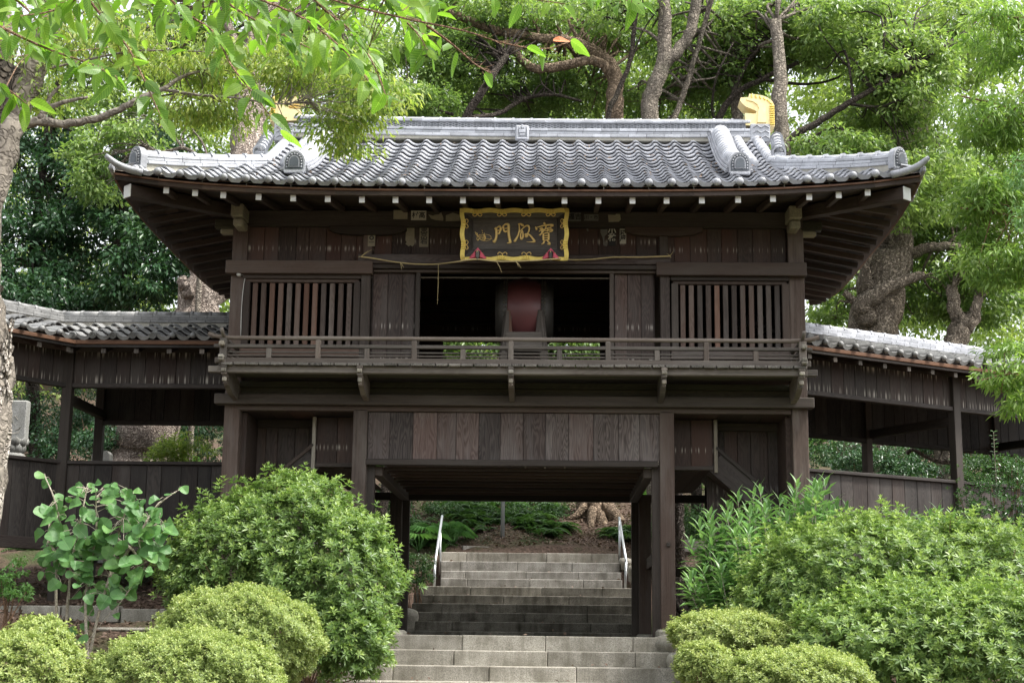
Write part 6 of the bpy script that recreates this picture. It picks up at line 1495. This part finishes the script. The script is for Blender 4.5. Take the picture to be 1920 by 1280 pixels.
t = thing('broad_leaved_shrub', 'young shrub with large rounded leaves on pale stems before the left corridor', 'shrub', gb(165, 1240, -3.0)); b0 = Vector(t.location)
VM = [round_leaf('leaf', .125, .125, c_, 16, .09) for c_ in (.006, .020, .034)]
for m_ in VM: m_.materials.append(L_['vib'])
st = MB(); r = random.Random(9); stems = []
for pts in ([(165, 1240), (185, 1150), (205, 1080), (220, 1010), (235, 960), (250, 930)], [(110, 1230), (105, 1120), (108, 1040), (112, 980), (100, 930), (85, 895)], [(120, 1225), (128, 1120), (135, 1050), (150, 980), (160, 930), (162, 915)],
            [(205, 1080), (235, 1040), (262, 1000), (285, 960), (310, 935), (340, 915)], [(165, 1235), (160, 1130), (170, 1060), (180, 1000), (180, 950), (180, 925)], [(108, 1040), (95, 1020), (92, 990), (95, 960)], [(262, 1000), (290, 985), (300, 965)], [(220, 1010), (255, 1040), (250, 1090), (225, 1130)]):
    P = smoothpath([at(x, y, -3.0+r.uniform(-.12, .12)) for x, y in pts], 4); st.tube(P, np.linspace(.017, .005, len(P)).tolist(), 6); stems.append(P)
lc = 0
cells = []
for _ in range(4000):
    x, y = r.uniform(75, 315), r.uniform(905, 1130)
    if ((x-190)/122)**2+((y-1010)/108)**2 < 1 or (80 < x < 130 and 930 < y < 1080 and r.random() < .7): cells.append((x, y))
tips = [(82, 888), (95, 900), (105, 925), (340, 912), (325, 925), (300, 935), (165, 905), (158, 918), (180, 922), (300, 965), (305, 985), (250, 925), (215, 935), (225, 1130), (215, 1150), (160, 1165), (145, 1185), (165, 1200), (135, 1120), (150, 1140)]
for (x, y) in tips+cells[:272]:
    p = at(x, y, -3.0+r.uniform(-.32, .22)); d = Vector((r.uniform(-1, 1), r.uniform(-.7, .2), r.uniform(-.8, .1))); n_ = Vector((r.uniform(-.6, .6), -.75+r.uniform(-.4, .3), .7))
    s_ = r.uniform(.5, 1.2)*(.8 if y < 930 else 1)
    o = link('leaf', VM[r.randrange(3)], t); o.matrix_local = leaf_frame(p-b0, d, n_, s_)
    bp = min((q for P in stems for q in P[6:]), key=lambda q: (q-p).length)
    if (bp-p).length > .02: st.tube([bp, bp.lerp(p, .5)+Vector((0, 0, .02)), p], [.004, .003, .002], 4)
st.build('stems', M['palestem'], t, base=b0)
# little weeds on the left bank
leafy('weed', 'low leafy weeds at the left edge below the corridor', 'weed', [(15, 1070, -1.5, .2, .2, .22, 14), (30, 1110, -1.5, .15, .2, .1, 8)], 'vib', .05, .022, 40, .07, (.5, .2))

# ---- foreground trees
tree('smooth_barked_tree', 'grey tree with peeling lower bark at the left edge and drooping light green sprays', 'tree',
     [([(-75, 1290, -3), (-50, 1000, -3), (-28, 780, -3), (-26, 690, -3), (-36, 580, -3), (-38, 440, -3), (-12, 330, -3), (22, 225, -3)], .27, .19), ([(18, 240, -3), (60, 140, -3), (88, 60, -3), (110, -50, -3)], .17, .10), ([(15, 230, -3), (5, 100, -3), (0, -60, -3)], .13, .09),
      ([(35, 235, -3), (75, 228, -3), (120, 232, -3), (175, 224, -3), (225, 205, -3), (268, 182, -3), (310, 165, -2.9), (345, 142, -2.8), (400, 128, -2.7)], .055, .014), ([(75, 225, -3), (88, 205, -3), (120, 192, -3), (165, 182, -3)], .045, .014), ([(80, 215, -3), (95, 180, -3), (115, 160, -3)], .03, .012),
      ([(305, 168, -2.9), (370, 178, -2.8), (440, 183, -2.7), (520, 195, -2.6), (580, 190, -2.6)], .018, .006), ([(62, 135, -3), (225, 100, -3), (320, 95, -3), (420, 100, -3)], .014, .006)],
     [(300, 100, -2.6, .8, .6, .24, 60), (460, 130, -2.4, .8, .6, .28, 76), (590, 125, -2.3, .65, .6, .36, 76), (425, 212, -2.2, .45, .4, .12, 26), (640, 222, -2.0, .40, .4, .18, 34), (650, 262, -1.9, .32, .3, .09, 16), (700, 180, -2.2, .4, .4, .24, 40), (380, 200, -2.4, .4, .4, .12, 16), (60, 130, -2.8, .5, .5, .5, 44), (180, 60, -2.8, .7, .5, .35, 44), (60, 190, -2.5, .5, .4, .10, 12)],
     'smooth_bark', 'fresh', .080, .027, 30, .27, None, (.62, .32), flat=.35, droop=.8, ntwig=150, twr=.005, seed=21)
t = [o for o in bpy.data.objects if o.get('label', '').startswith('grey tree with peeling')][0]
P = smoothpath([at(*p)-Vector(t.location) for p in ((-70, 1240, -3), (-50, 1000, -3), (-28, 780, -3), (-25, 700, -3), (-34, 590, -3), (-42, 540, -3))], 6)
MB().tube(P, [.285-.003*i+.01*math.sin(i*1.9) for i in range(len(P)-2)]+[.25, .2], 18, noise=.05, seed=4).build('peeling_bark', M['peel_bark'], t, False)
for k in range(16):
    z = r.uniform(600, 780); p = at(-24, z, -3)-Vector(t.location); an = R(r.uniform(-60, 15)); q = p+Vector((math.cos(an)*.262, math.sin(an)*.262 if an < 0 else -.05, 0))
    MB().box((0, 0, 0), (.02, .06, r.uniform(.08, .2)), 2, .004, Matrix.Rotation(an+.4, 3, 'Z') @ Matrix.Rotation(r.uniform(-.3, .3), 3, 'Y')).build('bark_flake', M['peel_bark'], t).location = q

tree('maple_tree', 'light yellow-green tree with fine pointed leaves reaching in from the right edge', 'tree', [([(2150, 1250, -2), (2120, 700, -2), (2090, 300, -2), (2060, -80, -2)], .14, .07), ([(2090, 330, -2), (1980, 250, -2), (1880, 200, -2), (1800, 180, -2)], .03, .008), ([(2100, 500, -2), (1990, 440, -2), (1880, 400, -2), (1800, 390, -2)], .03, .008), ([(2120, 720, -2.2), (2000, 700, -2.3), (1900, 700, -2.4), (1830, 715, -2.4)], .025, .006), ([(2070, 60, -2), (1980, 40, -2), (1860, 30, -2)], .03, .008)],
     [(1880, 60, -1.8, .45, .5, .35, 50), (1865, 220, -1.8, .48, .5, .30, 58), (1850, 370, -1.8, .42, .5, .28, 52), (1880, 500, -1.8, .35, .5, .25, 34), (1902, 695, -2.3, .34, .4, .13, 20), (1905, 750, -2.3, .2, .3, .12, 10), (1960, 300, -1.8, .5, .6, 1.5, 110), (1845, 445, -1.5, .3, .3, .12, 14), (1885, 650, -2.1, .22, .3, .07, 9)],
     'twig', 'maple', .105, .024, 42, .19, None, (.5, .28), flat=.4, droop=.55, ntwig=110, twr=.005, seed=22)
tree('blue_leaved_tree', 'grey-green narrow-leaved branch poking in at the right edge', 'tree', [([(2120, 1200, -4), (2080, 600, -4), (2020, 380, -4), (1960, 330, -4)], .06, .02), ([(2000, 360, -4), (1940, 310, -4), (1905, 300, -4)], .012, .004)],
     [(1925, 320, -4, .14, .15, .22, 14), (1925, 400, -4, .1, .15, .10, 6)], 'twig', 'willow', .06, .016, 40, .10, None, (.3, .15), droop=.3, ntwig=14, twr=.004, seed=23)

# cherry tree just beside the camera: trunk out of frame, branches hanging in from above
b0 = Vector((-3.1, -11.2, 0)); b0.z = gz(b0.x, b0.y)-.1
t = thing('cherry_tree', 'cherry branches with large serrated bright leaves hanging in from the top left', 'tree', b0); r = random.Random(31)
MB().tube(smoothpath([b0, b0+Vector((.1, 0, 1.8)), b0+Vector((.4, .1, 3.2)), b0+Vector((.9, 0, 4.6))], 4), np.linspace(.16, .09, 13).tolist(), 12, noise=.05).build('trunk', M['dark_bark'], t, True, base=b0)
lb = MB(); limb = smoothpath([b0+Vector((.4, .1, 3.2))]+[at(x, y, -12.0) for x, y in ((-500, -230), (-100, -190), (300, -170), (700, -170), (1080, -190))], 6)
lb.tube(limb, np.linspace(.06, .012, len(limb)).tolist(), 8)
tw = [([(420, -90), (520, -40), (640, 5), (760, 35), (870, 58), (940, 80), (1020, 92), (1080, 74)], -12.0, 10, 'bare'), ([(250, -90), (330, 10), (400, 60), (432, 120), (470, 170), (520, 235)], -12.3, 30, ''), ([(520, -90), (600, 10), (660, 60), (700, 120), (725, 185)], -11.8, 30, ''),
      ([(100, -90), (190, 30), (240, 90), (270, 150), (300, 215)], -12.1, 24, ''), ([(-60, 20), (40, 70), (110, 100), (170, 120), (220, 150)], -12.4, 28, ''), ([(660, -90), (720, 0), (780, 60), (810, 110)], -11.5, 24, ''), ([(780, -100), (850, -40), (950, -10), (1060, 8)], -11.6, 12, ''), ([(980, -110), (1080, -40), (1150, -10), (1200, 12)], -11.6, 12, ''),
      ([(300, -90), (440, -20), (560, 30), (640, 90), (690, 150)], -12.6, 34, ''), ([(-60, -60), (30, 0), (70, 40), (90, 80)], -12.2, 16, ''), ([(800, 48), (850, 85), (890, 120), (920, 138)], -12.0, 2, 'bare'), ([(350, -90), (420, 0), (520, 60), (600, 100)], -11.9, 28, ''), ([(-60, 130), (10, 165), (50, 195)], -12.0, 12, ''), ([(200, -90), (150, -10), (100, 20), (40, 30)], -12.5, 18, '')]
CM = [round_leaf('leaf', .115, .062, c_, 14, .03) for c_ in (.010, .022, -.008)]
for m_ in CM: m_.materials.append(L_['cherry'])
cnt = 0; allp = list(limb)
for pts, Y, nl, kind in tw:
    P = smoothpath([at(x, y, Y+.12*math.sin(i)) for i, (x, y) in enumerate(pts)], 5)
    lb.tube(P, np.linspace(.007, .0022, len(P)).tolist(), 6)
    allp += P if kind != 'bare' else []
    if pts[0][1] <= -60 or pts[0][0] < 0:
        hb_ = min(limb, key=lambda q: (q-P[0]).length); lb.tube([hb_, P[0]], [.011, .007], 6)
    for k in range(nl):
        f = 1-(k+.3)/nl*.92; x = f*(len(P)-1); i = min(len(P)-2, int(x)); p = P[i].lerp(P[i+1], x-i)+Vector((r.uniform(-.012, .012), r.uniform(-.05, .05), 0)); T__ = (P[i+1]-P[i]).normalized()
        d = T__*r.uniform(.2, .9)+Vector(((-1)**k*r.uniform(.3, .9), r.uniform(-.5, .5), r.uniform(-1.1, .1))); n_ = Vector((r.uniform(-.7, .7), r.uniform(-1.0, .4), r.uniform(.2, 1)))
        if kind == 'bare' and k > 2: continue
        s_ = r.uniform(.5, 1.0); d.normalize(); a2 = p+d*.018
        o = link('leaf', CM[r.randrange(3)], t); o.matrix_local = leaf_frame(a2-b0, d, n_, s_); cnt += 1
        lb.tube([p, a2], [.0015, .0012], 4)
    if kind == 'bare':
        for k in range(16):
            f = r.uniform(.45, 1); x = f*(len(P)-1); i = min(len(P)-2, int(x)); p = P[i].lerp(P[i+1], x-i); lb.tube([p, p+Vector((r.uniform(.02, .05), r.uniform(-.02, .02), r.uniform(-.03, .04)))], [.0018, .0008], 4)
k = 380; src = [at(r.uniform(-40, 830), r.uniform(-60, 110)*(1 if r.random() < .6 else .4), r.uniform(-11.6, -9)) for _ in range(k)]
src = [p for p in src]; P = np.array([tuple(p) for p in src]); D = runit(k)*np.array([1, .6, .8])+np.array([.2, 0, -.5]); N = nrm(rs.normal(size=(k, 3))*.5+np.array([0, -.5, .7]))
prop(leaf_obj('upper_leaves', t, b0, P, D, N, rs.uniform(.08, .13, k), rs.uniform(.04, .06, k), rs.normal(.5, .3, k), L_['cherrys'], True), kind='stuff')
for p in src[::2]:
    bq = min((q for q in allp), key=lambda q: (q-p).length)
    lb.tube([bq, bq.lerp(p, .5)+Vector((0, 0, .03)), p], [.003, .0025, .0015], 4)
lb.build('branches', M['twig'], t, base=b0)
p = at(1037, 76, -12)-b0; o = link('withered_leaf', CM[0].copy(), t); o.data.materials.clear(); o.data.materials.append(mat_plain('withered_orange_leaf', (.55, .17, .06), .7, .3, 30)); o.matrix_local = leaf_frame(p, Vector((1, 0, .1)), Vector((0, -1, .6)), .55)
#print('TRIS', sum(len(o.data.polygons)*(1 if len(o.data.polygons) > 3000 else 2) for o in bpy.data.objects if o.type == 'MESH')); print('leaves', LEAVES[0], 'cherry', cnt)
